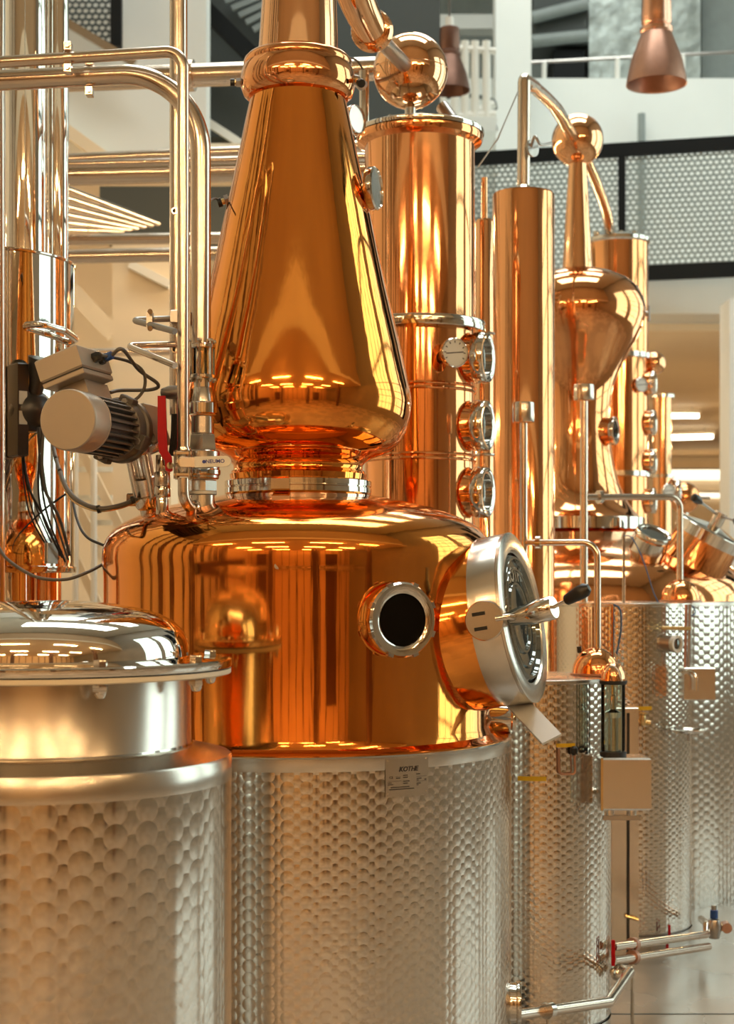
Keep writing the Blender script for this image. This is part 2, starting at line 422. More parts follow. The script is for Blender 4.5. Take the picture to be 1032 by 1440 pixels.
for xx in (-4.2, -1.4, 1.4, 4.2):
    for yy in (-6.2, -3.2, -0.2):
        tube_lamp((xx-0.75, yy, 4.12), (xx+0.75, yy, 4.12), TUBE_W, 'warm lit tube lamp on the low cream ceiling over the front of the hall', 'tube lamps on the low ceiling')

# unseen dark posts, cupboard and doors added to streak reflections in the polished metal
for i, (xx, yy) in enumerate(((-4.6, -1.2), (-1.9, -3.6), (1.5, -3.6), (4.9, -1.2))):
    struct('streak_pillar', G().wall(xx-0.16, xx+0.16, yy-0.16, yy+0.16, 0, 4.2), WOOD)
for i, xx in enumerate((-4.2, 4.6)):
    do = struct('door_%d' % (i+1), G().wall(xx-0.75, xx+0.75, YF, YF+0.08, 0, 2.6), WOOD); ORG[do] = Vector(do.location)
    for sx in (-1, 1):
        for zz in (0.75, 1.85): G().wall(xx+sx*0.37-0.26, xx+sx*0.37+0.26, YF+0.08, YF+0.10, zz-0.42, zz+0.42).build('panel', WOOD, do)
        G().cyl((xx+sx*0.08, YF+0.08, 1.1), (xx+sx*0.08, YF+0.16, 1.1), 0.03, 14).build('handle', BRASS, do)
cbd = thing('reflection_cupboard', (XL+0.3, -3.0, 0), 'long dark wooden cupboard added unseen for reflections along the wall of the front room', 'cupboard')
G().wall(XL+0.02, XL+0.6, -6.0, 0.4, 0, 1.0).build('body', WOOD, cbd)
G().wall(XL+0.02, XL+0.64, -6.05, 0.45, 1.0, 1.05).build('worktop', COPPER_DULL, cbd)
for k in range(8): G().wall(XL+0.6, XL+0.62, -5.95+0.79*k, -5.95+0.79*k+0.74, 0.08, 0.95).build('cupboard_door', WOOD, cbd)

# mezzanine on the right
MD = 15.0
struct('mezzanine_slab', G().wall(0.2, XR-0.02, MD, YB, 4.05, 4.5), WALL_W, 'white mezzanine slab behind the stills')
struct('mezzanine_soffit', G().wall(0.2, XR-0.02, MD+0.6, YB, 3.98, 4.05), WALL_C)
ZT = 1.5+705/F*19
struct('wall_mezzanine', G().wall(0.2, XR-0.02, 19.0, 19.3, 4.5, ZT), WALL_W)
struct('gallery_slab', G().wall(0.2, XR-0.02, 19.3, 24.0, ZT-0.3, ZT), WALL_W)
struct('wall_gallery', G().wall(-6.0, XR-0.02, 24.0, 24.3, 4.5, ZC), GREY_PANEL)
for (a, b, d) in ((697, 747, 18.4), (528, 610, 17.5)):
    pa, pb = P(a, 0, d), P(b, 0, d)
    struct('pillar', G().wall(pa.x, pb.x, d, d+0.4, 4.5 if d > 18 else 0, ZC), WALL_W)
pa = P(1026, 0, 14.2)
struct('pillar', G().wall(pa.x, pa.x+0.45, 14.2, 14.6, 0, 4.05), WALL_W)
# railing of the mezzanine, slightly turned to the camera
rl = thing('guard_railing', (P(690, 0, MD).x, MD-0.1, 4.5), 'black steel guard railing with perforated grey panels along the mezzanine', 'railing')
def RP(px, z): 
    d = 15.15-0.55*(px-671)/361.0
    return Vector(((px-CX)/F*d, d-0.1, z))
ZB, ZTOP = 1.5+432/F*14.9, 1.5+598/F*14.9
def rbar(px0, px1, z0, z1, m, name, th=0.05):
    a, b = RP(px0, 0), RP(px1, 0); d = (b-a).normalized(); n = Vector((d.y, -d.x, 0))
    mid = (a+b)/2; mid.z = (z0+z1)/2
    return G().box(mid, ((b-a).length, th, z1-z0), (d, n, Vector((0, 0, 1)))).build(name, m, rl)
rbar(600, 1100, ZTOP-0.07, ZTOP+0.06, BLACK_STEEL, 'top_rail')
rbar(600, 1100, ZB-0.12, ZB+0.02, BLACK_STEEL, 'bottom_rail')
for px in (602, 872, 1095): rbar(px-5, px+5, ZB-0.12, ZTOP, BLACK_STEEL, 'post', 0.06)
for (a, b) in ((607, 867), (877, 1090)): rbar(a, b, ZB+0.02, ZTOP-0.07, PERF, 'perforated_panel', 0.004)
# slim stand pipe on the mezzanine wall
tag(G().cyl(Vector((P(902, 0, 18.9).x, 18.9, 4.5)), P(902, 160, 18.9), 0.045, 12).build('vent_post', GREY_PANEL), 'grey ribbed post on the mezzanine in front of the white wall', 'post')
# gallery above the white wall: foil-wrapped duct, dark plant, handrails
def pbox(name, x0, x1, y0, y1, d, th, m):
    a, b = P(x0, y1, d), P(x1, y0, d)
    return G().wall(a.x, b.x, d, d+th, a.z, b.z).build(name, m)
tag(pbox('insulated_duct', 828, 985, -60, 152, 20.2, 1.2, FOIL), 'large silvery foil wrapped duct standing on the upper gallery', 'duct')
tag(pbox('plant_cabinet', 750, 826, -60, 62, 20.2, 0.8, GREY_DARK), 'dark grey plant cabinet on the upper gallery', 'cabinet')
tag(pbox('plant_cabinet', 778, 822, 70, 152, 20.2, 0.8, BLACK_STEEL), 'low black plant cabinet on the upper gallery beside the foil duct', 'cabinet')
tag(pbox('wall_panel', 987, 1100, -60, 112, 20.6, 0.2, GREY_PANEL), 'plain grey panel beside the foil duct on the gallery', 'panel')
hr = thing('gallery_handrail', P(880, 110, 19.1), 'thin grey handrail along the upper gallery above the white wall', 'railing')
G().tube([P(745, 88, 19.1), P(1100, 70, 19.1)], 0.02, 8).build('rail', STEEL_DARK, hr)
for px in (765, 868, 960, 1040): G().cyl(P(px, 112, 19.1), P(px, 88-(px-745)*18/355, 19.1), 0.03, 8).build('post', WHITE_P, hr)
for k, (y0, y1) in enumerate(((58, 50), (25, 5))):
    tag(G().tube([P(748, y0, 20.1), P(826, y1, 20.1)], 0.08, 10).build('duct_pipe', GREY_PANEL), ('pale grey pipe crossing in front of the dark plant cabinet', 'short sloping grey pipe at the top of the dark plant cabinet')[k], 'pipe')
pa, pb = P(612, 188, 17.0), P(697, 168, 17.0)
struct('balcony_slab', G().wall(pa.x, pb.x, 16.9, 18.4, pa.z, pb.z), WALL_W)
hr = thing('balcony_railing', P(655, 170, 17.0), 'white balcony railing with upright bars between two white pillars', 'railing')
for px in (622, 640, 654, 668, 684): G().cyl(P(px, 168, 17.0), P(px, 58, 17.0), 0.045, 8).build('bar', WHITE_P, hr)
for (y0, y1) in ((66, 72), (165, 160)): G().tube([P(612, y0, 17.0), P(697, y1, 17.0)], 0.04, 8).build('rail', WHITE_P, hr)
hr = thing('spiral_rail', P(665, 190, 17.6), 'dark curved stair rail behind the tall copper column', 'railing')
for (yy) in (138, 168): G().tube(smooth_path([P(612, yy+2, 17.6), P(650, yy-4, 17.4), P(690, yy+2, 17.6), P(697, yy+14, 18.0)]), 0.025, 8).build('rail', GREY_DARK, hr)
G().tube([P(655, 165, 17.6), P(695, 146, 17.6)], 0.05, 8).build('tread', WHITE_P, hr)
tag(pbox('beam', 612, 698, 20, 40, 22.0, 0.3, WALL_W), 'white sloping beam far behind between the white pillars', 'beam')

# left: white upper wall, dark stair, cream wall below
LD = 12.0
a, b = P(20, 232, LD), P(290, 0, LD)
struct('wall_upper_left', G().wall(XL, b.x, LD, LD+0.3, a.z, ZC), WALL_W)
struct('soffit_left', G().wall(XL, 0.2, LD+0.3, 14.2, a.z, a.z+0.25), WALL_C)
struct('wall_cream', G().wall(XL, 0.2, 14.2, 14.5, 0, ZC), WALL_B)
a, b = P(158, 0, 10.0), P(240, 0, 10.0)
struct('pillar_cream', G().wall(a.x, b.x, 10.0, 10.4, 0, 1.5+487/F*10.0), WALL_B)
a, b = P(284, 192, 13.0), P(365, 0, 13.0)
struct('wall_dark', G().wall(a.x, b.x+1.5, 13.0, 13.2, a.z, ZC), GREY_DARK)
def bar(name, p, q, w_, h_, m, parent=None):
    p, q = Vector(p), Vector(q); d = (q-p).normalized(); n = d.cross(Vector((0, 1, 0))).normalized(); k = d.cross(n)
    return G().box((p+q)/2, ((q-p).length, w_, h_), (d, k, n)).build(name, m, parent)
st = thing('steel_staircase', P(320, 200, 12.6), 'dark stair flight with a black stringer between white wall and copper still', 'staircase')
bar('stringer', P(270, -6, 12.6), P(372, 96, 12.6), 0.06, 0.13, BLACK_STEEL, st)
g = G(); q = [P(292, -30, 12.7), P(420, -30, 12.7), P(420, 70, 12.7), P(352, 70, 12.7)]
for k in range(7):
    bar('tread', P(296+10*k, -18+10*k, 12.75), P(430, -60+10*k, 12.75), 0.03, 0.045, GREY_PANEL, st)
bar('skirting', P(292, 172, 12.5), P(340, 203, 12.5), 0.05, 0.06, WHITE_P, st)
st = thing('stair_parapet', P(130, 60, 11.8), 'perforated stair parapet with black post on the white wall', 'railing')
Xa, Za = Vector((1, 0, 0)), Vector((0, 0, 1))
o = P(60, 10, 11.8); s = 11.8/F
G().prism([(0, 0), (95*s, -58*s), (95*s, 60*s), (0, 60*s)], o, Xa, Za, Vector((0, -1, 0)), 0.01).build('perforated_panel', PERF_BIG, st)
pa, pb = P(156, 66, 11.75), P(171, -40, 11.75)
G().wall(pa.x, pb.x, 11.72, 11.8, pa.z, pb.z).build('post', BLACK_STEEL, st)
bar('stringer', P(60, 12, 11.7), P(190, 90, 11.7), 0.05, 0.06, STEEL_SATIN, st)
tag(bar('stair_stringer', P(60, 160, 11.96), P(166, 236, 11.96), 0.09, 0.09, WALL_B), 'cream sloping beam along the lower edge of the white upper wall', 'beam')
# brass-toned service pipes running across behind the still
def run(name, p0, p1, rpx, d0, d1, label, m=STEEL_PIPE, flanges=()):
    a, b = P(*p0, d0), P(*p1, d1); r = rpx*d0/F
    if name == 'service_pipe' and p0[0] < 100: a = a+(a-b)*((a.x-XL-0.012)/(b.x-a.x))      # carried by the left wall
    if name == 'service_pipe' and p1[0] > 300: b = b+(b-P(*p0, d0))*((600-p1[0])/(p1[0]-p0[0]))
    o = thing(name, (a+b)/2, label, 'pipe', None)
    G().cyl(a, b, r, 20).build('pipe', m, o)
    for t in flanges:
        c = a.lerp(b, t); n = (b-a).normalized()*0.02
        G().cyl(c-n, c+n, r*1.35, 20).build('coupling', m, o)
    return o
run('service_pipe', (60, 114), (352, 103), 16, 7.0, 6.9, 'thick steel service pipe crossing high behind the bent pipes', flanges=(0.83,))
run('service_pipe', (95, 224), (360, 212), 8, 7.4, 7.3, 'thin steel service pipe just above the thicker pair behind the still')
run('service_pipe', (60, 247), (360, 240), 15, 7.0, 6.9, 'pale thick steel service pipe at the height of the cone top', flanges=(0.82, 0.97))
run('service_pipe', (60, 232), (360, 224), 5, 6.9, 6.8, 'thin steel conduit lying on the pale thick service pipe')
run('service_pipe', (40, 338), (360, 334), 8, 8.0, 7.9, 'brown toned steel pipe below the sloping bundle of pipes')
run('service_pipe', (60, 362), (340, 356), 10, 7.4, 7.3, 'cream reflecting steel pipe with a clamp above the cream pillar', flanges=(0.862, 0.868))
run('service_pipe', (60, 497), (250, 494), 6, 9.6, 9.6, 'slim steel pipe passing in front of the cream pillar')
BN = ('topmost', 'second', 'third', 'fourth', 'fifth', 'lowest')
for k in range(6):
    run('sloping_pipe', (70-4*k, 256+13*k), (222-10*k, 314+2*k), 4.5, 7.6, 9.2, BN[k]+' thin pipe of the sloping bundle under the service pipes', STEEL_PIPE)
tag(pbox('pipe_tray', 140, 330, 262, 328, 10.0, 0.4, GREY_DARK), 'dark cable tray behind the sloping bundle of pipes', 'tray')
tag(bar('light_strip', P(183, 372, 9.97), P(240, 401, 9.97), 0.06, 0.05, WHITE_P), 'white sloping strip above the cream pillar', 'strip')
sc = thing('scaffold_stair', (P(125, 0, 9.0).x, 9.0, 0), 'pale metal stair frame with crossing struts behind the left column', 'staircase')
for px, y0 in ((132, 560), (106, 600)): G().cyl(P(px, 1182, 9.0), P(px, y0, 9.0), 0.018, 10).build('upright', WHITE_P, sc)
for (y0, y1) in ((600, 760), (690, 850), (770, 930), (850, 1010)):
    bar('strut', P(98, y0, 9.05), P(168, y1-20, 9.05), 0.03, 0.05, WALL_B, sc)
for yy in (660, 700, 735): bar('cross_rail', P(90, yy, 9.1), P(158, yy, 9.1), 0.02, 0.03, WALL_W, sc)
tag(bar('roof_brace', P(92, 400, 11.0), P(160, 470, 11.0), 0.06, 0.12, WALL_B), 'sloping cream brace beside the cream pillar', 'beam')
# fill lamps added out of view to brighten the cream spaces at the back
for k in range(3):
    for xx in (1.2, 6.7):
        tube_lamp((xx-0.6, 17.2+3.0*k, 3.3), (xx+0.6, 17.2+3.0*k, 3.3), TUBE_W, 'unseen warm fill lamp added on rods under the mezzanine soffit', 'added fill lamps under the mezzanine', 0.03, 3.98)
for yy in (8.4, 9.9, 11.4):
    tube_lamp((-0.45, yy-0.6, 3.6), (-0.45, yy+0.6, 3.6), TUBE_FILL, 'unseen warm fill lamp added in the space behind the large still', 'added fill lamps behind the large still', 0.03, ZC)
    tube_lamp((-4.4, yy-0.6, 3.6), (-4.4, yy+0.6, 3.6), TUBE_FILL, 'unseen warm fill lamp added in the space beyond the polished column', 'added fill lamps beyond the polished column', 0.03, ZC)
# far end under the mezzanine: tube lamps
tube_lamp(P(925, 585, 22.5), P(982, 585, 22.5), TUBE_BACK, 'short white tube lamp on the cream soffit beyond the stills', None, 0.03, 3.98)
tube_lamp(P(925, 616, 25.6), P(1002, 614, 25.6), TUBE_BACK, 'long white tube lamp on the cream soffit behind the short one', None, 0.035, 3.98)
tube_lamp(P(930, 668, 29.9), P(1060, 668, 29.9), TUBE_ROW, 'broad bright lamp row on the far wall under the mezzanine', None, 0.09)
tube_lamp(P(930, 697, 29.95), P(1060, 697, 29.95), TUBE_ROW, 'lower narrow lamp row on the far wall under the mezzanine', None, 0.04)
for k, (y0, y1) in enumerate(((632, 640), (648, 658))):
    tag(pbox('ceiling_beam', 800, 1060, y0, y1, 27.2+k, 0.3, WALL_B), ('nearer', 'farther')[k]+' cream beam across the far soffit under the mezzanine', 'beam')
# two copper pendant lamps
def pendant(px, py, d, wpx, label):
    s = d/F; o = P(px, py, d); t = thing('pendant_lamp', o, label, 'lamp', 'copper pendant lamps')
    R = wpx*s/2; h = 72*s*wpx/85; zc = (0, 0, 1)
    G().lathe(o, zc, [(R*0.97, 0.004), (R, 0), (R*0.97, h*0.13), (R*0.84, h*0.48), (R*0.62, h*0.82), (R*0.50, h), (R*0.46, h), (R*0.58, h*0.8), (R*0.8, h*0.46), (R*0.94, h*0.12), (R*0.97, 0.004)], 40, cap=False).build('shade', COPPER_DULL if d < 12 else COPPER_BROWN, t)
    G().lathe(o+Vector((0, 0, h)), zc, [(R*0.50, 0), (R*0.54, h*0.03), (R*0.54, h*0.10), (R*0.44, h*0.15), (R*0.50, h*0.2), (R*0.48, h*0.78), (R*0.44, h*0.80), (0, h*0.82)], 32).build('socket_housing', LAMP_COPPER if d < 12 else COPPER_BROWN, t)
    G().cyl(o+Vector((0, 0, h*1.8)), o+Vector((0, 0, h*2.1)), R*0.2, 12).build('ceramic_cap', WHITE_P, t)
    G().tube([o+Vector((0, 0, h*2.05)), Vector((o.x, o.y, ZC))], 0.008, 8).build('cord', CABLE, t)
    G().sphere(o+Vector((0, 0, h*0.55)), R*0.3, 16, 10).build('bulb', GLASS_DOOR, t)
pendant(923, 119, 9.0, 85, 'copper pendant lamp with bright rosy socket in front of the foil duct')
pendant(632, 128, 12.0, 58, 'dull brown copper pendant lamp beside the copper ball')

# ================================================================== the large copper still in front
ZV = Vector((0, 0, 1))
def ring_window(parent, o, n, R, L, name='sight_glass', body=COPPER, ring=STEEL, pane=GLASS_G, ring_w=0.03, notches=0, inner=0.7, base=1.12):
    """round sight glass on a stub: stub from o along n for L, then a notched ring nut with a pane"""
    n = Vector(n).normalized(); o = Vector(o)
    st = G().lathe(o, n, [(R*base, 0), (R*0.96, L*0.45), (R*0.9, L)], 40).build(name, body, parent)
    e = o+n*(L-0.004)
    u, v, a = frame(n)
    G().lathe(e, n, [(R*inner, 0.0), (R*0.97, 0), (R, 0.004), (R, ring_w-0.006), (R*0.95, ring_w), (R*(inner+0.08), ring_w), (R*inner, ring_w-0.005), (R*inner, 0.0)], 48, cap=False).build('ring_nut', ring, st)
    G().lathe(e, n, [(R*inner, 0.006), (R*inner, ring_w*0.6)], 40).build('pane', pane, st)
    for k in range(notches):
        t = 2*PI*(k+0.5)/notches; d = u*math.cos(t)+v*math.sin(t); q = n.cross(d)
        G().box(e+d*(R*0.99)+n*(ring_w*0.72), (R*0.09, R*0.16, ring_w*0.5), (d, q, n)).build('notch', STEEL_DARK, st)
    return st
def dial(parent, o, n, R, name='thermometer', stem=0.06, face=None):
    n = Vector(n).normalized(); o = Vector(o)
    st = G().cyl(o-n*stem, o-n*0.012, R*0.28, 12).build(name, BRASS, parent)
    G().lathe(o, n, [(R*0.4, -0.02), (R*0.96, -0.016), (R, -0.01), (R, 0.004), (R*0.93, 0.008), (R*0.9, 0.003)], 40, cap=False).build('case', STEEL, st)
    G().lathe(o, n, [(R*0.91, -0.004), (R*0.91, 0.003)], 40).build('face', face or DIAL, st)
    if face: return st
    u, v, a = frame(n)
    bar_ = lambda p, q, w_: G().box((p+q)/2+n*0.0038, ((q-p).length, w_, 0.0012), ((q-p).normalized(), n.cross((q-p).normalized()), n))
    bar_(o-u*R*0.65-v*R*0.08, o+u*R*0.65+v*R*0.08, R*0.07).build('needle', INK, st)
    for k in range(9):
        t = math.radians(-30+30*k); d = u*math.cos(t)+v*math.sin(t)
        bar_(o+d*R*0.66, o+d*R*0.8, R*0.06).build('tick', INK, st)
    return st

MS = thing('pot_still', (-0.194, 4.4, 0), 'large polished copper pot still with onion head on an engine-turned steel jacket', 'still')
A = Vector((-0.194, 4.4, 0))
def zm(py): return 1.5-(py-HY)*0.002
RJ = 0.597
G().lathe(A, ZV, [(RJ-0.02, 0.10), (RJ, 0.10), (RJ, 1.035), ], 160, cap=False).build('jacket', perlage('engine_turned_steel', RJ, 0.0235, 0.031), MS)
G().lathe(A, ZV, [(RJ, 1.030), (RJ+0.0015, 1.034), (RJ+0.0015, 1.062), (RJ-0.002, 1.066), (RJ-0.02, 1.066)], 128, cap=False).build('jacket_band', STEEL_SATIN, MS)
for k in range(4):
    t = PI/4+k*PI/2; c = A+Vector((math.cos(t), math.sin(t), 0))*0.5
    G().cyl(c, c+ZV*0.12, 0.035, 16).build('leg', STEEL_SATIN, MS)
RP_ = 0.541
pot = G().lathe(A, ZV, [(RJ-0.004, 1.060), (RJ-0.004, 1.069), (0.565, 1.071), (0.548, 1.080), (RP_, 1.10), (RP_, 1.30), (RP_, 1.50), (0.5425, 1.53), (0.545, 1.555), (0.5435, 1.585), (0.534, 1.612), (0.515, 1.637), (0.485, 1.658), (0.44, 1.680), (0.38, 1.700), (0.31, 1.716), (0.25, 1.727), (0.205, 1.737), (0.19, 1.742)], 160, cap=False).build('pot_body', COPPER, MS)
G().torus(A+ZV*1.0735, ZV, 0.545, 0.006, 128, 8).build('weld_bead', COPPER, pot)
G().lathe(A, ZV, [(0.19, 1.738), (0.203, 1.738), (0.206, 1.741), (0.206, 1.754), (0.2035, 1.756), (0.2035, 1.758), (0.206, 1.760), (0.206, 1.774), (0.203, 1.777), (0.18, 1.777)], 96, cap=False).build('neck_flange', STEEL, MS)
for t in (math.radians(-100), math.radians(150)):
    d = Vector((math.cos(t), math.sin(t), 0)); q = ZV.cross(d)
    G().box(A+d*0.212+ZV*1.757, (0.02, 0.05, 0.036), (d, q, ZV), 0.004).build('flange_clamp', STEEL, MS)
# onion-shaped head
prof = [(0.192, 668), (0.184, 664), (0.181, 660), (0.182, 655), (0.190, 650), (0.206, 645), (0.232, 640.5), (0.262, 634), (0.286, 622), (0.304, 606), (0.315, 588), (0.3195, 570), (0.318, 556), (0.313, 543), (0.302, 519), (0.290, 491), (0.271, 451), (0.252, 411), (0.2305, 362), (0.209, 311), (0.184, 257), (0.165, 213), (0.1475, 170), (0.136, 143), (0.131, 133), (0.128, 120)]
prof = [(0.19, 677)]+prof
G().lathe(A, ZV, [(r, zm(y)) for r, y in prof], 128, cap=False).build('onion_head', COPPER, MS)
G().torus(A+ZV*zm(664.5), ZV, 0.184, 0.004, 96, 8).build('neck_bead', COPPER, MS)
# bulging collar above the onion
bd = [(0.132, 137), (0.142, 139), (0.153, 134), (0.160, 124), (0.161, 112), (0.157, 101), (0.151, 95), (0.153, 92), (0.152, 87), (0.143, 82), (0.128, 79), (0.117, 78)]
G().lathe(A, ZV, [(r, zm(y)) for r, y in bd], 96, cap=False).build('collar', COPPER_FAR, MS)
# swan neck: up, over and down to the copper ball
sw = [(P(419, 82, 4.4), 0.113), (P(420, 40, 4.4), 0.109), (P(421, -10, 4.4), 0.104), (P(424, -70, 4.4), 0.097), (P(436, -125, 4.43), 0.089), (P(456, -150, 4.5), 0.080), (P(476, -125, 4.58), 0.072), (P(484, -75, 4.66), 0.065), (P(492, -30, 4.74), 0.059), (P(506, 10, 4.82), 0.054), (P(522, 42, 4.90), 0.050)]
pts = smooth_path([p for p, r in sw], 6)
rad = []
for i in range(len(sw)-1):
    for k in range(6): rad.append(sw[i][1]+(sw[i+1][1]-sw[i][1])*k/6)
rad.append(sw[-1][1])
G().tube(pts, rad, 48, cap=False).build('swan_neck', COPPER_PALE, MS)
e = P(522, 42, 4.90); SB = P(577, 100, 5.6); dirn = (P(565, 90, 5.45)-e).normalized()
G().lathe(e, dirn, [(0.049, -0.02), (0.062, -0.012), (0.066, 0.0), (0.060, 0.008), (0.060, 0.014), (0.066, 0.022), (0.06, 0.034), (0.035, 0.04)], 40).build('lip', COPPER_PALE, MS)
G().cyl(e+dirn*0.03, SB-(SB-e).normalized()*0.12, 0.026, 20).build('vapour_pipe', STEEL_DARK, MS)
# dark pot window facing the camera
ph = math.radians(29); n = Vector((math.sin(ph), -math.cos(ph), 0)); z0 = 1.5-(872-HY)/F*3.875
ring_window(MS, A+n*0.515+ZV*z0, n, 0.0945, 0.052, 'pot_window', COPPER, STEEL, GLASS_G, 0.026, 8, 0.70, 1.16)
# hatch
HN = Vector((0.932, -0.325, 0.165)).normalized(); HC = Vector((0.418, 4.178, 1.5-(868-HY)/F*4.178)); HR = 0.229
HU = Vector((0, 0, 1)); HX = HU.cross(HN).normalized(); HU = HN.cross(HX)          # HX across the hatch, HU up the hatch
hatch = G().lathe(HC, HN, [(0.262, -0.33), (0.262, -0.235), (0.258, -0.215), (0.240, -0.200), (0.233, -0.19), (0.226, -0.075)], 96, cap=False).build('hatch_neck', COPPER, MS)
G().torus(HC-HN*0.206, HN, 0.245, 0.006, 80, 8).build('neck_bead', COPPER, hatch)
door = G().lathe(HC, HN, [(0.224, -0.088), (HR, -0.086), (HR, -0.018), (HR-0.002, -0.014), (HR-0.002, -0.010), (HR+0.001, -0.008), (HR+0.001, -0.001), (HR-0.002, 0.001), (HR*0.80, 0.001), (HR*0.785, -0.006), (HR*0.77, -0.006)], 96, cap=False).build('hatch_ring', STEEL_SATIN, MS)
G().lathe(HC, HN, [(HR*0.78, -0.012), (HR*0.74, -0.008), (HR*0.715, 0.002), (HR*0.69, 0.002), (HR*0.67, -0.008), (HR*0.60, -0.009), (HR*0.585, -0.003), (HR*0.56, -0.003), (HR*0.545, -0.010), (HR*0.43, -0.012), (HR*0.415, -0.006), (HR*0.39, -0.006), (HR*0.375, -0.012), (HR*0.2, -0.016), (0, -0.017)], 80, cap=False).build('hatch_glass', GLASS_DOOR, door)
text('hatch_lettering', 'KOTHE', STEEL_SATIN, door, HC+HU*HR*0.50-HN*0.006, HX, HU, 0.055, 0.001, 0.001)
# latch roundel on the ring's side, turned to the camera
LN = (Vector((-0.33, -0.93, 0)) - HN*Vector((-0.33, -0.93, 0)).dot(HN)).normalized()
LC = HC-HN*0.046+LN*HR+ZV*0.004
latch = G().lathe(LC-LN*0.008, LN, [(0.052, 0), (0.052, 0.012), (0.049, 0.015)], 40).build('hatch_latch', STEEL_SATIN, door)
LU = LN.cross(HN)
for s_ in (-1, 1): G().box(LC+LN*0.007+LU*0.019*s_-HN*0.012, (0.034, 0.009, 0.004), (HN, LU, LN)).build('slot', BLACK, latch)
h0 = HC+LN*HR*0.80+HN*0.008
HD = (HN*0.75+Vector((0.15, -0.25, 0.12))).normalized()
hd = G().tube([LC+LN*0.004+HN*0.03, LC+LN*0.002+HN*0.062, h0+HN*0.012, h0+HN*0.03], 0.008, 12).build('latch_arm', STEEL, door)
hd = G().lathe(h0-LN*0.02, HD, [(0.010, -0.012), (0.020, 0.0), (0.029, 0.06), (0.031, 0.075), (0.031, 0.118), (0.028, 0.122)], 32).build('hatch_handle', STEEL, door)
k0 = h0-LN*0.02+HD*0.12; KD = (HD+Vector((0.1, 0, 0.32))).normalized()
G().cyl(k0, k0+KD*0.05, 0.005, 10).build('spindle', STEEL, hd)
G().lathe(k0+KD*0.035, KD, [(0.010, 0), (0.014, 0.004), (0.019, 0.045), (0.018, 0.062), (0.010, 0.072), (0, 0.074)], 20).build('knob', BLACK, hd)
# clear splash chute under the hatch
c0 = HC-HU*HR*0.94-HN*0.06; c1 = P(776, 1040, 4.05)
cd = (c1-c0).normalized(); cw = Vector((0.50, 0.55, 0.55)); cw = (cw-cd*cw.dot(cd)).normalized(); cn = cd.cross(cw)
G().box((c0+c1)/2, ((c1-c0).length, 0.058, 0.008), (cd, cw, cn)).build('splash_chute', PLEXI, MS)
# little side nozzle low on the right
n = Vector((1, 0.02, 0)); ring_window(MS, A+n*0.515+ZV*zm(1011), n, 0.046, 0.085, 'side_nozzle', STEEL, STEEL, STEEL_DARK, 0.014, 0, 0.6, 0.95)
# drain nozzle at the foot
n = Vector((1, -0.08, 0)).normalized(); ring_window(MS, A+n*0.57+ZV*(1.5-(1406-HY)/F*4.38), n, 0.060, 0.045, 'foot_nozzle', STEEL, STEEL, STEEL_DARK, 0.014, 0, 0.6, 0.95)
# dial on the onion's shoulder, seen edge-on, and small taps
c = P(527, 265, 4.36); dial(MS, c, Vector((0.95, -0.31, 0.02)), 0.06, 'head_thermometer', 0.075, STEEL_SATIN)
c = P(500, 168, 4.5); dial(MS, c, Vector((0.80, -0.6, 0.02)), 0.042, 'collar_gauge', 0.09, STEEL_SATIN)
def tap(parent, a, b, r, name='tap'):
    a, b = Vector(a), Vector(b); d = (b-a).normalized()
    t = G().cyl(a, b, r, 10).build(name, BRASS, parent)
    G().lathe(a.lerp(b, 0.45), d, [(r*1.8, 0), (r*1.8, 0.012)], 6).build('nut', STEEL_DARK, t)
    G().cyl(b, b+d*0.012, r*1.5, 10).build('cap', BLACK, t)
tap(MS, P(345, 116, 4.4), P(330, 116, 4.4), 0.007, 'collar_tap')
tap(MS, P(493, 108, 4.4), P(506, 116, 4.35), 0.008, 'collar_tap')
tap(MS, P(330, 278, 4.4), P(312, 284, 4.4), 0.009, 'head_tap')
G().tube(smooth_path([P(312, 284, 4.4), P(302, 279, 4.38), P(292, 285, 4.3)]), 0.003, 6).build('wire', CABLE, MS)
G().cyl(P(390, 796, 3.862), P(390, 796, 3.858), 0.008, 14).build('rivet', STEEL_DARK, MS)
# name plate on the jacket
pl = math.radians(29.5)
def JP(off, z, lift): 
    t = pl+off/RJ; return A+Vector((math.sin(t), -math.cos(t), 0))*(RJ+lift)+ZV*z
zt, zb = 1.5-(1066-HY)/F*3.88, 1.5-(1119-HY)/F*3.88
g = G(); n_ = 10; hw = 0.062
for (lift) in (0.0005, 0.0022): 
    for zz in (zb, zt):
        for k in range(n_+1): g.v.append(JP(-hw+2*hw*k/n_, zz, lift))
m_ = n_+1
for k in range(n_):
    g.f.append((2*m_+k, 2*m_+k+1, 3*m_+k+1, 3*m_+k)); g.f.append((k, k+1, m_+k+1, m_+k))
    g.f.append((k, k+1, 2*m_+k+1, 2*m_+k)); g.f.append((m_+k, m_+k+1, 3*m_+k+1, 3*m_+k))
plate = g.build('name_plate', STEEL_SATIN, MS)
def ptext(s_, off, dz, size, bold=0.0, sh=0.0):
    t = pl+off/RJ; n = Vector((math.sin(t), -math.cos(t), 0)); X = ZV.cross(n)
    text('lettering', s_, INK, plate, JP(off, zt-dz, 0.0026), X, ZV, size, bold, 0.0003, sh)
ptext('K\u1d0f\u1d1b\u029c\u1d07' if False else 'KOTHE', 0.002, 0.027, 0.0165, 0.0005, 0.25)
ptext('CE', -0.046, 0.046, 0.009)
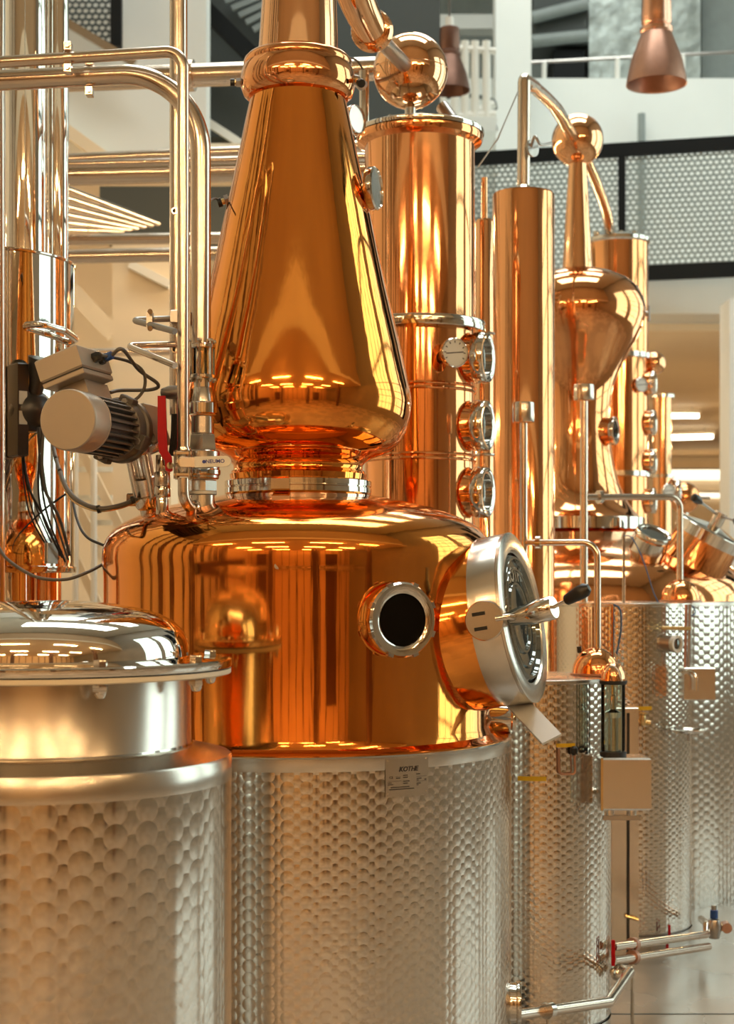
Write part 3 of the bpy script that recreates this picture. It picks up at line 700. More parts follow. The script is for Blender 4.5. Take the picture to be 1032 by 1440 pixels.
for (off, dz, s_) in ((-0.028, 0.0465, '2018'), (-0.048, 0.059, 'Typ'), (-0.046, 0.0635, 'Inhalt'), (-0.006, 0.042, 'Volt'), (-0.005, 0.047, 'Watt'), (-0.004, 0.056, 'Druck'), (-0.005, 0.061, 'Temp'), (0.031, 0.040, 'No.'), (0.034, 0.052, 'max'), (0.031, 0.057, 'bar'), (0.034, 0.066, 'min')):
    pass
def pline(off0, off1, dz, th=0.0012):
    c = (off0+off1)/2; t = pl+c/RJ; n = Vector((math.sin(t), -math.cos(t), 0)); X = ZV.cross(n)
    G().box(JP(c, zt-dz, 0.0026), (off1-off0, th, 0.0006), (X, ZV, n)).build('printed_line', INK, plate)
for (a_, b_, dz, th) in ((-0.035, -0.020, 0.0445, 0.0007), (-0.033, -0.022, 0.048, 0.0022), (-0.055, -0.018, 0.055, 0.0006), (-0.055, -0.045, 0.059, 0.0020), (-0.055, -0.041, 0.0635, 0.0020), (-0.013, 0.0, 0.042, 0.0022), (-0.013, 0.0, 0.047, 0.0022), (-0.013, 0.005, 0.0565, 0.0022), (-0.013, 0.0, 0.0615, 0.0022), (0.025, 0.036, 0.0405, 0.0022), (0.025, 0.056, 0.047, 0.0006), (0.026, 0.040, 0.052, 0.0020), (0.026, 0.032, 0.056, 0.0018), (0.050, 0.055, 0.0555, 0.0026), (0.025, 0.056, 0.059, 0.0006), (0.026, 0.038, 0.064, 0.0020), (0.026, 0.032, 0.068, 0.0018), (-0.048, 0.005, 0.0705, 0.0018), (-0.052, 0.018, 0.0755, 0.0022), (0.012, 0.033-0.012, 0.031, 0.0008)):
    pline(a_, b_, dz, th)
for (a_, dz) in ((-0.0555, 0.004), (0.0555, 0.004), (-0.0555, 0.086), (0.0555, 0.086)):
    t = pl+a_/RJ; n = Vector((math.sin(t), -math.cos(t), 0))
    G().cyl(JP(a_, zt-dz, 0.002), JP(a_, zt-dz, 0.004), 0.0022, 10).build('rivet', STEEL, plate)

# ------------------------------------------------------------------ rectifying column with the copper ball
C1 = thing('rectifying_column', P(590, 0, 5.6)*Vector((1, 1, 0)) if False else Vector((P(590, 0, 5.6).x, 5.6, 0)), 'broad copper column with three sight windows, a dial and a copper ball on top', 'column')
B = Vector((P(590, 0, 5.6).x, 5.6, 0)); rb = 0.197
def zc(py, d): return 1.5-(py-HY)/F*d
zt1 = zc(190, 5.6); zf = zc(462, 5.6)
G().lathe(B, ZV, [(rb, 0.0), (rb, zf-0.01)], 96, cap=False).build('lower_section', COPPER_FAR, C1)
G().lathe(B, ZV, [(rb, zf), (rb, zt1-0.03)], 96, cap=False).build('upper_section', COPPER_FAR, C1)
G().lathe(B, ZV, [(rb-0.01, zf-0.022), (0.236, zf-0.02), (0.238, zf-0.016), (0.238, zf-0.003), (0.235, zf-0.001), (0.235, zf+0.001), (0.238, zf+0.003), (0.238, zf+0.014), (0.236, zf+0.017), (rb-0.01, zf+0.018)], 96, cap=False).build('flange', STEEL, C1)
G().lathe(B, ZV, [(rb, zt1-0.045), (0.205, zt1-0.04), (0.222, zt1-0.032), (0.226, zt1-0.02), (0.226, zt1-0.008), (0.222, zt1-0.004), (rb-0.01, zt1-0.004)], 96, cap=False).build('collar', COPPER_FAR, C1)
G().lathe(B, ZV, [(0.229, zt1-0.006), (0.231, zt1), (0.231, zt1+0.008), (0.228, zt1+0.011), (0, zt1+0.02)], 96, cap=False).build('top_plate', STEEL, C1)
for py in (550, 646):
    for k in (-1, 1): G().torus(B+ZV*(zc(py, 5.6)+k*0.008), ZV, rb, 0.006, 96, 8).build('bead', COPPER_FAR, C1)
SN = Vector((0.93, -0.36, 0)).normalized()
for py in (505, 600, 693): ring_window(C1, B+SN*0.15+ZV*zc(py, 5.55), SN, 0.091, 0.065, 'column_window', COPPER_FAR, STEEL, GLASS_DOOR, 0.045, 0, 0.72, 1.1)
n = Vector((0.42, -0.91, 0)).normalized(); dial(C1, Vector((P(639, 496, 5.35).x, 5.35, P(0, 496, 5.35).z)), n, 0.051, 'column_thermometer', 0.06)
G().sphere(SB, 0.134, 48, 28).build('copper_ball', COPPER_PALE, C1)
G().torus(SB, ZV, 0.1335, 0.0018, 64, 6).build('seam', COPPER_PALE, C1)
G().cyl(Vector((SB.x, SB.y, zt1+0.01)), SB-ZV*0.125, 0.02, 16).build('ball_stem', STEEL, C1)
G().cyl(P(622, 150, 5.65), P(642, 178, 5.6), 0.025, 16).build('return_pipe', STEEL_DARK, C1)
pv = P(512, 165, 5.62)
G().cyl(Vector((pv.x, pv.y, zt1+0.01)), P(512, 100, 5.62), 0.018, 14).build('vent_pipe', STEEL, C1)
G().lathe(Vector((pv.x, pv.y, zt1+0.012)), ZV, [(0.045, 0), (0.045, 0.02), (0.02, 0.03)], 20).build('vent_base', STEEL_DARK, C1)
G().tube(fillet([P(512, 118, 5.62), P(508, 122, 5.5), P(494, 108, 5.3)], 0.03), 0.014, 12).build('vent_branch', STEEL_DARK, C1)
G().tube(smooth_path([P(512, 100, 5.62), P(500, 84, 5.6), P(484, 84, 5.55), P(478, 110, 5.5)]), 0.004, 8).build('wire', CABLE, C1)
for t in range(0, 360, 30):
    d = Vector((math.cos(math.radians(t)), math.sin(math.radians(t)), 0)); g = G(); hexbolt(g, B+d*0.215+ZV*(zt1+0.009), ZV, 0.009, 0.008); g.build('bolt', STEEL, C1)
t1 = thing('slim_copper_pipe', (P(681, 0, 5.95).x, 5.95, 0), 'slim upright copper pipe standing behind the broad column', 'pipe')
q = Vector((P(681, 0, 5.95).x, 5.95, 0)); zz = zc(309, 5.95)
G().lathe(q, ZV, [(0.036, 0), (0.036, zz-0.01), (0.030, zz), (0, zz)], 32).build('pipe', COPPER_PALE, t1)
G().cyl(q+ZV*zz, q+ZV*(zz+0.16), 0.012, 12).build('vent_stub', COPPER_PALE, t1)
for py in (470, 640): G().torus(q+ZV*zc(py, 5.95), ZV, 0.036, 0.006, 32, 8).build('bead', STEEL, t1)

# ================================================================== steel tank in the left foreground
T0 = Vector((-0.684, 3.3, 0))
LT = thing('steel_tank', T0, 'wide steel tank with bolted domed lid and coarse engine-turned marks', 'tank')
G().lathe(T0, ZV, [(0.38, 0.06), (0.397, 0.06), (0.397, 1.083)], 128, cap=False).build('tank_body', perlage('engine_turned_steel_coarse', 0.397, 0.034, 0.046, 0.10), LT)
G().lathe(T0, ZV, [(0.397, 1.080), (0.3975, 1.083), (0.3975, 1.127), (0.394, 1.132), (0.33, 1.148), (0.311, 1.152)], 128, cap=False).build('shoulder', STEEL_SATIN, LT)
G().lathe(T0, ZV, [(0.311, 1.150), (0.314, 1.154), (0.311, 1.159), (0.311, 1.306)], 128, cap=False).build('upper_cylinder', STEEL_SATIN, LT)
G().torus(T0+ZV*1.154, ZV, 0.312, 0.004, 128, 6).build('weld_bead', STEEL, LT)
G().lathe(T0, ZV, [(0.30, 1.302), (0.394, 1.302), (0.396, 1.304), (0.396, 1.313), (0.30, 1.313)], 128, cap=False).build('lower_flange', CREAM, LT)
G().lathe(T0, ZV, [(0.30, 1.3135), (0.392, 1.3135), (0.392, 1.316), (0.30, 1.316)], 128, cap=False).build('gasket', RUBBER, LT)
lid = G().lathe(T0, ZV, [(0.30, 1.316), (0.396, 1.316), (0.398, 1.319), (0.398, 1.331), (0.395, 1.334), (0.32, 1.335), (0.309, 1.340), (0.308, 1.352), (0.304, 1.374), (0.293, 1.394), (0.274, 1.412), (0.245, 1.427), (0.20, 1.440), (0.14, 1.450), (0.07, 1.4555), (0, 1.457)], 128, cap=False).build('domed_lid', STEEL_MIRROR, LT)
for k in range(9):
    t = math.radians(-11+40*k); d = Vector((math.sin(t), -math.cos(t), 0)); c = T0+d*0.362
    g = G(); hexbolt(g, c+ZV*1.334, ZV, 0.014, 0.013); g.build('bolt', STEEL, LT)
    g = G(); g.lathe(c+ZV*1.302, -ZV, [(0.017, 0), (0.017, 0.003)], 20); hexbolt(g, c+ZV*1.299, -ZV, 0.0155, 0.014)
    g.lathe(c+ZV*1.286, -ZV, [(0.012, 0), (0.0115, 0.006), (0.008, 0.012), (0, 0.015)], 16); g.build('acorn_nut', STEEL, LT)
for k in range(4):
    t = PI/4+k*PI/2; c = T0+Vector((math.cos(t), math.sin(t), 0))*0.33
    G().cyl(c, c+ZV*0.08, 0.03, 16).build('leg', STEEL_SATIN, LT)

# ================================================================== receiver tank with spirit safe (right, middle distance)
def receiver(cx, d, R, ztop, label, cw=0.022, ch=0.027, seed=0):
    o = Vector((P(cx, 0, d).x, d, 0))
    t = thing('receiver_tank', o, label, 'tank')
    G().lathe(o, ZV, [(R-0.02, 0.0), (R, 0.0), (R, 0.055)], 96, cap=False).build('base_ring', STEEL_SATIN, t)
    G().lathe(o, ZV, [(R-0.006, 0.055), (R-0.006, 0.065)], 96, cap=False).build('groove', STEEL_DARK, t)
    G().lathe(o, ZV, [(R-0.006, 0.065), (R, 0.066), (R, ztop-0.012)], 96, cap=False).build('tank_body', perlage('engine_turned_steel_'+('b', 'c')[seed], R, cw, ch, 0.20, 0.12), t)
    G().lathe(o, ZV, [(R, ztop-0.014), (R+0.002, ztop-0.012), (R+0.002, ztop-0.002), (R-0.002, ztop), (R*0.5, ztop+0.004), (0, ztop+0.005)], 96, cap=False).build('lid', STEEL_SATIN, t)
    return t, o
D3 = 5.24; R3 = 106*D3/F; Z3 = zc(950, D3)
T3, O3 = receiver(752, D3, R3, Z3, 'engine-turned steel receiver tank with yellow tape strips beside the copper still')
def onwall(o, R, px, py, lift=0.0):
    """point on an upright cylinder seen at a pixel (front side)"""
    k = (px-CX)/F
    a = k*k+1; b = -2*(k*o.x+o.y); c = o.x**2+o.y**2-R*R
    d = (-b-math.sqrt(max(0, b*b-4*a*c)))/(2*a)
    q = P(px, py, d); n = Vector((q.x-o.x, q.y-o.y, 0)).normalized()
    return q+n*lift, n
def tape(parent, o, R, px0, px1, py, hpx):
    g = G(); n_ = 6; pts = []
    for k in range(n_+1):
        q, n = onwall(o, R, px0+(px1-px0)*k/n_, py); pts.append((q, n))
    zz = sum(p.z for p, n in pts)/len(pts); h = hpx*o.y/F/2
    for s_, lf in ((-1, 0.001), (1, 0.001), (-1, 0.003), (1, 0.003)):
        for p, n in pts: g.v.append(Vector((p.x, p.y, zz+s_*h))+n*lf)
    m_ = n_+1
    for k in range(n_):
        g.f += [(k, k+1, m_+k+1, m_+k), (2*m_+k, 2*m_+k+1, 3*m_+k+1, 3*m_+k), (k, k+1, 2*m_+k+1, 2*m_+k), (m_+k, m_+k+1, 3*m_+k+1, 3*m_+k)]
    return g.build('tape_strip', YELLOW, parent)
tape(T3, O3, R3, 728, 768, 1095, 6); tape(T3, O3, R3, 782, 808, 1048, 5)
for px in (784, 806):                                   # wire handle below the second strip
    pass
pts = [onwall(O3, R3, px, py, 0.012)[0] for px, py in ((784, 1052), (785, 1088), (806, 1088), (805, 1056))]
hw = G().tube(fillet(pts, 0.01), 0.004, 8).build('wire_handle', COPPER_DULL, T3)
q = onwall(O3, R3, 804, 1056, 0.014)[0]; G().lathe(q-ZV*0.012, ZV, [(0.006, 0), (0.012, 0.006), (0.012, 0.022), (0.006, 0.028)], 14).build('grip', BLACK, hw)
# copper dome on the tank and the swan pipe into it
def helmet(px, py, d, rpx, label, group=None):
    s = d/F; o = P(px, py, d); R = rpx*s; t = thing('copper_dome', o, label, 'dome', group)
    G().lathe(o, ZV, [(R*1.10, 0), (R*1.10, R*0.07), (R*1.0, R*0.09)], 48).build('rim', COPPER_DULL, t)
    G().lathe(o, ZV, [(R*math.cos(a*PI/24), R*0.09+R*1.08*math.sin(a*PI/24)) for a in range(0, 12)]+[(0, R*1.17)], 48, cap=False).build('cap', COPPER_FAR, t)
    return t
d3 = D3-0.12
t = helmet(838, 949, d3+0.10, 33, 'round copper dome with a pipe from above on the nearer receiver tank')
G().cyl(P(815, 918, d3+0.09), P(814, 909, d3+0.09), 0.008, 10).build('knob', BLACK, t)
# spirit safe: glass cylinder with a little copper dome, standing on a steel box
dS = 4.93
bx0, bx1 = P(846, 1140, dS), P(916, 1066, dS)
SBX = thing('safe_box', ((bx0.x+bx1.x)/2, dS+0.06, bx0.z), 'steel box carrying the glass spirit safe beside the nearer receiver tank', 'box')
G().box(((bx0.x+bx1.x)/2, dS+0.06, (bx0.z+bx1.z)/2), (bx1.x-bx0.x, 0.12, bx1.z-bx0.z), None, 0.006).build('body', STEEL_SATIN, SBX)
G().wall(bx0.x-0.003, bx0.x+0.004, dS-0.004, dS+0.004, bx0.z, bx1.z).build('seam', BRASS, SBX)
G().cyl((bx0.x+0.03, dS+0.04, bx0.z), (bx0.x+0.03, dS+0.04, bx0.z-0.02), 0.016, 14).build('drain_nut', STEEL, SBX)
G().cyl((bx0.x+0.10, dS+0.04, bx0.z), (bx0.x+0.10, dS+0.04, bx0.z-0.02), 0.016, 14).build('drain_nut', STEEL, SBX)
G().wall(bx0.x+0.01, bx0.x+0.13, dS+0.03, dS+0.05, bx0.z-0.035, bx0.z-0.02).build('drain_bar', STEEL_DARK, SBX)
so = Vector((P(862, 0, dS+0.06).x, dS+0.06, bx1.z))
SS = thing('spirit_safe', so, 'glass spirit safe cylinder with small copper dome on the steel box', 'spirit safe')
h_ = zc(957, dS+0.05)-bx1.z; rs = 0.0385
G().lathe(so, ZV, [(rs+0.004, 0), (rs+0.004, 0.014), (rs-0.004, 0.016)], 40).build('base_ring', RUBBER, SS)
G().lathe(so, ZV, [(rs, 0.01), (rs, h_-0.008), (rs-0.003, h_-0.008), (rs-0.003, 0.01), (rs, 0.01)], 40, cap=False).build('glass_cylinder', GLASS, SS)
G().lathe(so, ZV, [(rs+0.004, h_-0.012), (rs+0.006, h_-0.006), (rs+0.006, h_)], 40).build('top_ring', RUBBER, SS)
G().lathe(so, ZV, [(rs*1.1, h_), (rs*1.1, h_+0.005)]+[(rs*1.0*math.cos(a*PI/20), h_+0.006+rs*1.35*math.sin(a*PI/20)) for a in range(0, 10)]+[(0, h_+0.006+rs*1.35)], 40, cap=False).build('copper_cap', COPPER_PALE, SS)
G().lathe(so, ZV, [(0.017, 0.014), (0.017, h_*0.5), (0.024, h_*0.51), (0.026, h_*0.58), (0.017, h_*0.6), (0.010, h_*0.62), (0.010, h_*0.8), (0.006, h_*0.81), (0.006, h_*0.97)], 24).build('hydrometer_jar', STEEL, SS)
G().tube(fillet([so+Vector((0.012, -0.01, h_+0.005)), so+Vector((-0.02, -0.02, h_+0.05)), so+Vector((0.005, -0.045, h_+0.045)), so+Vector((0.02, -0.05, h_-0.0))], 0.03), 0.003, 8).build('wire_loop', WHITE_P, SS)
q = onwall(O3, R3, 846, 1100)[0]
G().cyl(Vector((bx0.x+0.02, dS+0.11, bx0.z+0.04)), Vector((O3.x+R3*0.8, O3.y-R3*0.55, bx0.z+0.04)), 0.012, 10).build('bracket', STEEL, SBX)
# brown steel duct between the tanks
p0, p1 = P(860, 0, 6.1), P(898, 0, 6.1)
cb = thing('steel_duct', ((p0.x+p1.x)/2, 6.1, 0), 'tall brownish steel duct standing between the two receiver tanks', 'duct')
G().box(((p0.x+p1.x)/2, 6.15, 0.5), (p1.x-p0.x, 0.10, 1.0), None, 0.003).build('body', STEEL_SATIN, cb)
G().wall(P(881, 0, 6.1).x, P(885, 0, 6.1).x, 6.096, 6.101, 0.02, 0.98).build('dark_joint', BLACK, cb)
G().cyl(P(879, 1288, 6.09), P(897, 1293, 6.09), 0.008, 8).build('lever', BRASS, cb)
# stand pipes with caps that branch over into the domes
def stand_pipe(px, ycap0, ycap1, d, yb, xb, xe, ye, de, label, rp, rc, zbase):
    a = P(px, 0, d); t = thing('vent_pipe', Vector((a.x, d, zbase)), label, 'pipe')
    G().cyl(Vector((a.x, d, zbase)), P(px, ycap1+1, d), rp, 16).build('upright', STEEL_PIPE, t)
    q0, q1 = P(px, ycap1, d), P(px, ycap0, d); h = (q1-q0).length
    G().lathe(q0, ZV, [(rc*0.94, 0), (rc, 0.004), (rc, h-0.004), (rc*0.95, h)], 32).build('cap', STEEL_SATIN, t)
    e0 = P(px, yb, d); e1 = P(xe, yb, de); e2 = P(xe, ye, de)
    G().tube(fillet([e0, e1, e2], 0.05, 10), rp*0.85, 14).build('branch', STEEL_PIPE, t)
    dd = (e1-e0).normalized(); m_ = P(xb, yb, d+(de-d)*(xb-px)/(xe-px))
    G().cyl(m_-dd*0.008, m_+dd*0.008, rp*1.7, 18).build('union', STEEL, t)
    return t
stand_pipe(736, 566, 594, 5.30, 763, 757, 840, 918, d3+0.10, 'capped steel vent pipe bending over into the nearer copper dome', 0.0135, 0.037, Z3+0.003)
# fittings between the tanks, pipes at floor level
fp = thing('drain_pipe', onwall(O3, R3, 740, 1428)[0], 'bent steel drain pipe low in front of the nearer receiver tank', 'pipe')
G().tube(fillet([P(722, 1428, 4.40), P(856, 1409, 4.75), P(886, 1366, 5.0), P(868, 1362, 5.15)], 0.03, 8), 0.0165, 16).build('pipe', STEEL_PIPE, fp)
m_ = P(771, 1421, 4.49); dd = (P(856, 1409, 4.75)-P(726, 1428, 4.35)).normalized()
G().cyl(m_-dd*0.012, m_+dd*0.012, 0.024, 20).build('clamp', STEEL, fp)
G().cyl(m_, Vector((m_.x, m_.y, 0)), 0.006, 8).build('prop', STEEL_SATIN, fp)
G().sphere(P(868, 1368, 5.1), 0.026, 18, 12).build('ball_valve', STEEL, fp)
v = P(862, 1358, 5.1); G().box(P(862, 1340, 5.08), (0.012, 0.01, 0.085), None, 0.002).build('red_lever', RED, fp)
dp = thing('drain_line', P(860, 1342, 5.25), 'pair of parallel steel drain pipes with red levers running above the floor', 'pipe')
u0, u1, u2, u3 = P(862, 1332, 5.1), P(990, 1314, 5.9), P(994, 1300, 5.95), P(986, 1292, 6.4)
up = G().tube(fillet([u0, u1+Vector((0.01, 0, 0)), u2, u3], 0.02, 6), 0.0145, 14).build('upper_pipe', STEEL_PIPE, dp)
lo = G().cyl(P(862, 1351, 5.08), P(996, 1331, 5.85), 0.0145, 16).build('lower_pipe', STEEL_PIPE, dp)
G().cyl(P(889, 1366, 5.25), P(889, 1330, 5.25), 0.006, 8).build('prop', STEEL_SATIN, dp)
for yy in (1328, 1346): 
    c = P(890, yy, 5.27 if yy < 1340 else 5.235); dd = (u1-u0).normalized(); G().cyl(c-dd*0.014, c+dd*0.014, 0.023, 16).build('clamp', COPPER_DULL, dp)
G().cyl(P(889, 1366, 5.25), Vector((P(889, 0, 5.25).x, 5.25, 0)), 0.006, 8).build('foot', STEEL_SATIN, dp)
for (px, py, d) in ((941, 1309, 6.3), (938, 1328, 6.1)): G().box(P(px, py, d), (0.010, 0.01, 0.05), None, 0.002).build('red_lever', RED, dp)
va = thing('drain_valve', P(1004, 1318, 5.96), 'steel drain valve with a blue cap at the end of the drain pipes', 'valve')
c = P(1004, 1304, 5.95); G().lathe(c-ZV*0.045, ZV, [(0, 0), (0.02, 0.004), (0.027, 0.03), (0.030, 0.05), (0.022, 0.075), (0.012, 0.08)], 20).build('body', STEEL_DARK, va)
G().lathe(c+ZV*0.035, ZV, [(0.015, 0), (0.015, 0.03), (0.012, 0.032)], 16).build('blue_cap', BLUE, va)
G().cyl(c+ZV*0.065, c+ZV*0.085, 0.011, 12).build('stem', STEEL_DARK, va)
G().cyl(c, c+Vector((0.05, 0, 0)), 0.014, 12).build('side_branch', BRASS, va); G().cyl(c+Vector((0.045, -0.02, 0)), c+Vector((0.045, 0.02, 0.002)), 0.02, 12).build('hand_wheel', COPPER_DULL, va)
G().cyl(u2, c, 0.012, 10).build('connection', STEEL_DARK, va)

# ================================================================== second receiver tank behind
D4 = 6.6; R4 = 94*D4/F; Z4 = zc(847, D4)
T4, O4 = receiver(877, D4, R4, Z4, 'taller engine-turned steel receiver tank standing before the rear still', seed=1)
tape(T4, O4, R4, 894, 916, 996, 5)
n = Vector((0.8, -0.6, 0)).normalized(); q, nn = onwall(O4, R4, 935, 905); ring_window(T4, q-nn*0.01, Vector((0.62, -0.78, 0)), 0.036, 0.06, 'level_window', STEEL_DARK, WHITE_P, GLASS_DOOR, 0.02, 0, 0.6, 0.9)
fa = G().tube(fillet([onwall(O4, R4, 884, 1012)[0], onwall(O4, R4, 890, 1012, 0.08)[0], onwall(O4, R4, 905, 1014, 0.09)[0]], 0.01), 0.012, 12).build('brass_tap', BRASS, T4)
q = onwall(O4, R4, 897, 1014, 0.085)[0]; G().lathe(q, ZV, [(0.012, -0.01), (0.016, 0.0), (0.012, 0.03), (0.02, 0.034), (0.02, 0.04)], 12).build('tap_handle', BRASS, fa)
q = onwall(O4, R4, 886, 1016, 0.08)[0]; G().cyl(q, q-ZV*0.12, 0.028, 14).build('tap_spout', COPPER_DULL, fa)
t = helmet(957, 846, D4+0.02, 27, 'smaller round copper dome with a pipe from above on the taller receiver tank')
# rack with second steel box beside the tall receiver
p0, p1 = P(962, 985, 6.22), P(1006, 939, 6.22)
bx = thing('small_steel_box', ((p0.x+p1.x)/2, 6.28, p0.z), 'small steel box with a curved spout pipe in front of the rear still', 'box')
G().box(((p0.x+p1.x)/2, 6.28, (p0.z+p1.z)/2), (p1.x-p0.x, 0.12, p1.z-p0.z), None, 0.004).build('body', STEEL_SATIN, bx)
for px in (965, 970): G().cyl(P(px, 850, 6.30), P(px-2, 945, 6.30), 0.0065, 8).build('upright', COPPER_DULL if px == 965 else STEEL_DARK, bx)
G().cyl(P(930, 883, 6.26), P(971, 884, 6.26), 0.008, 8).build('bracket', BRASS, bx)
G().tube(fillet([P(958, 946, 6.19), P(972, 944, 6.18), P(979, 952, 6.17), P(979, 972, 6.17)], 0.03), 0.007, 8).build('spout', STEEL, bx)
tr = thing('drip_tray', P(968, 1030, 6.30), 'small round steel drip tray below the small steel box', 'tray')
G().lathe(P(968, 1030, 6.30), ZV, [(0.0, 0), (0.06, 0), (0.07, 0.012), (0.066, 0.013), (0.055, 0.004), (0, 0.004)], 32, cap=False).build('dish', STEEL, tr)
q0 = P(968, 1028, 6.30); q1 = onwall(O4, R4, 952, 1028)[0]; G().cyl(q0, q1, 0.006, 8).build('bracket_arm', STEEL_DARK, tr); G().cyl(q0, q0-ZV*0.04, 0.006, 8).build('drain', STEEL_DARK, tr)
stand_pipe(821, 541, 563, 6.45, 699, 843, 956, 822, D4+0.02, 'capped steel vent pipe bending over into the smaller copper dome', 0.0165, 0.042, Z4+0.003)
for (px, y0, d, rr, lab) in ((877, 752, 6.62, 0.006, 'thin upright steel rod on the taller receiver tank'), (862, 850, 5.0, 0.004, 'thin upright steel rod above the glass spirit safe')):
    yb_ = 846 if px == 877 else 924
    tag(G().cyl(P(px, yb_, d), P(px, y0, d), rr, 8).build('rod', STEEL, None), lab, 'rod')
tag(G().tube(smooth_path([P(877, 753, 6.61), P(889, 757, 6.58), P(905, 790, 6.5), P(921, 838, 6.45), P(938, 862, 6.42), P(962, 868, 6.45), P(978, 862, 6.5), P(972, 850, 6.55)]), 0.0025, 6).build('signal_wire', BLUE_WIRE), 'thin blue wire hanging from the rod to the smaller dome', 'wire')
tag(G().tube(smooth_path([P(863, 850, 4.99), P(872, 858, 4.98), P(873, 885, 4.98), P(867, 920, 4.985)]), 0.003, 6).build('signal_wire', BLUE_WIRE), 'thin blue wire beside the rod above the glass spirit safe', 'wire')

# ================================================================== second copper column
dc = 6.3; o = Vector((P(736, 0, dc).x, dc, 0)); zt2 = zc(272, dc)
C2 = thing('copper_column', o, 'plain tall copper column with a steel pipe rising from its top', 'column')
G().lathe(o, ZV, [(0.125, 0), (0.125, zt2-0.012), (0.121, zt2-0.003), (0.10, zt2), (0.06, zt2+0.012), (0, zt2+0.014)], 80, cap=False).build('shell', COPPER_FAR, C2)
G().lathe(o+ZV*zt2, ZV, [(0.034, 0.008), (0.034, 0.02), (0.026, 0.03)], 24).build('pipe_foot', STEEL, C2)
S2 = P(811, 197, 7.95)
G().tube(fillet([o+ZV*(zt2+0.01), P(737, 112, dc), P(752, 122, 6.6)], 0.02), 0.026, 18).build('riser', STEEL_PIPE, C2)
G().tube(smooth_path([P(741, 119, 6.4), P(756, 127, 6.75), P(782, 153, 7.3), P(802, 187, 7.75), S2]), [0.026]*8+[0.028]*8+[0.030]*8+[0.032]*9, 18).build('arch_pipe', STEEL_PIPE, C2)
vv = G().tube(smooth_path([P(746, 210, 6.25), P(752, 192, 6.2), P(760, 203, 6.2), P(775, 201, 6.3)]), 0.006, 8).build('side_valve', STEEL_DARK, C2)
G().lathe(P(750, 208, 6.25), (0.7, -0.7, 0), [(0.008, -0.01), (0.035, -0.01), (0.035, 0.0), (0.01, 0.005)], 18).build('valve_disc', STEEL_DARK, vv)
G().tube([P(728, 130, 6.25), P(700, 195, 6.2), P(672, 235, 6.2)], 0.003, 6).build('guy_wire', STEEL_DARK, C2)

# ================================================================== rear still
D5 = 7.95; s5 = D5/F; E = Vector((P(812, 0, D5).x, D5, 0))
S5 = thing('rear_pot_still', E, 'second copper still with lantern shaped head behind the receiver tanks', 'still')
RJ5 = 0.93; zr = zc(843, D5)
G().lathe(E, ZV, [(RJ5-0.02, 0), (RJ5, 0), (RJ5, zr-0.02)], 160, cap=False).build('jacket', perlage('engine_turned_steel_d', RJ5, 0.034, 0.042, 0.16, 0.14), S5)
G().lathe(E, ZV, [(RJ5, zr-0.022), (RJ5+0.002, zr-0.02), (RJ5+0.002, zr-0.003), (RJ5-0.003, zr), (RJ5-0.05, zr)], 128, cap=False).build('jacket_band', STEEL_SATIN, S5)
pr = [(258, 846), (243, 843), (240, 835), (235, 822), (222, 805), (200, 789), (170, 775), (140, 764), (110, 754), (93, 747), (85, 745)]
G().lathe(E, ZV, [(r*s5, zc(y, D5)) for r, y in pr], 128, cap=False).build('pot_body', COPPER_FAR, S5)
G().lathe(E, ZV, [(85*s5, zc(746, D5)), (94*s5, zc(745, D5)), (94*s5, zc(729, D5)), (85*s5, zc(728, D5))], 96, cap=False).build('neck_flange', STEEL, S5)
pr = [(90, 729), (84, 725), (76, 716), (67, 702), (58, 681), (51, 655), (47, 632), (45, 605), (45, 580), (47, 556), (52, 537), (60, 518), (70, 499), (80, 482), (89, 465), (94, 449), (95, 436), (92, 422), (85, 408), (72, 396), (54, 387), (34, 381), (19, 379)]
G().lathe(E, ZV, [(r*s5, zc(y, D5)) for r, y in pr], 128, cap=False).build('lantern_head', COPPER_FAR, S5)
pr = [(22, 381), (21, 377), (19, 345), (16, 290), (13, 240), (12, 225)]
G().lathe(E, ZV, [(r*s5, zc(y, D5)) for r, y in pr], 48, cap=False).build('tapered_pipe', COPPER_PALE, S5)
G().sphere(Vector((E.x, E.y, S2.z)), 0.131, 40, 24).build('copper_ball', COPPER_PALE, S5)
G().tube(smooth_path([Vector((E.x, E.y, S2.z))+Vector((0.05, 0.08, -0.06)), P(838, 255, 8.5), P(852, 295, 9.1), P(858, 332, 9.55)]), 0.03, 16).build('vapour_pipe', STEEL_PIPE, S5)
c = P(858, 606, 7.86); ring_window(S5, c-Vector((0.90, -0.42, 0))*0.05, Vector((0.90, -0.42, 0)), 0.071, 0.06, 'head_window', COPPER_FAR, STEEL, GLASS_G, 0.025, 0, 0.7)
tp = G().cyl(P(902, 441, D5), P(911, 441, D5), 0.014, 10).build('tap', STEEL_DARK, S5); G().cyl(P(912, 430, D5), P(912, 452, D5), 0.008, 8).build('tap_lever', STEEL_DARK, tp)
n = Vector((0.25, -0.45, 0.85)).normalized(); c = P(917, 758, 7.35); ring_window(S5, c-n*0.10, n, 0.088, 0.11, 'dome_window', STEEL, STEEL, GLASS_DOOR, 0.03, 0, 0.75, 1.05)
n = Vector((0.45, -0.20, 0.87)).normalized(); c = P(990, 765, 7.45)
hh = G().lathe(c, n, [(0.21, -0.22), (0.165, -0.12), (0.155, 0.03)], 64, cap=False).build('hatch_neck', COPPER_FAR, S5)
G().lathe(c, n, [(0.155, 0.02), (0.17, 0.022), (0.172, 0.075), (0.165, 0.08), (0.12, 0.085), (0.05, 0.1), (0, 0.102)], 64, cap=False).build('hatch_ring', STEEL, hh)
k = G().cyl(c+n*0.08, c+n*0.17, 0.03, 18).build('hatch_hub', STEEL, hh)
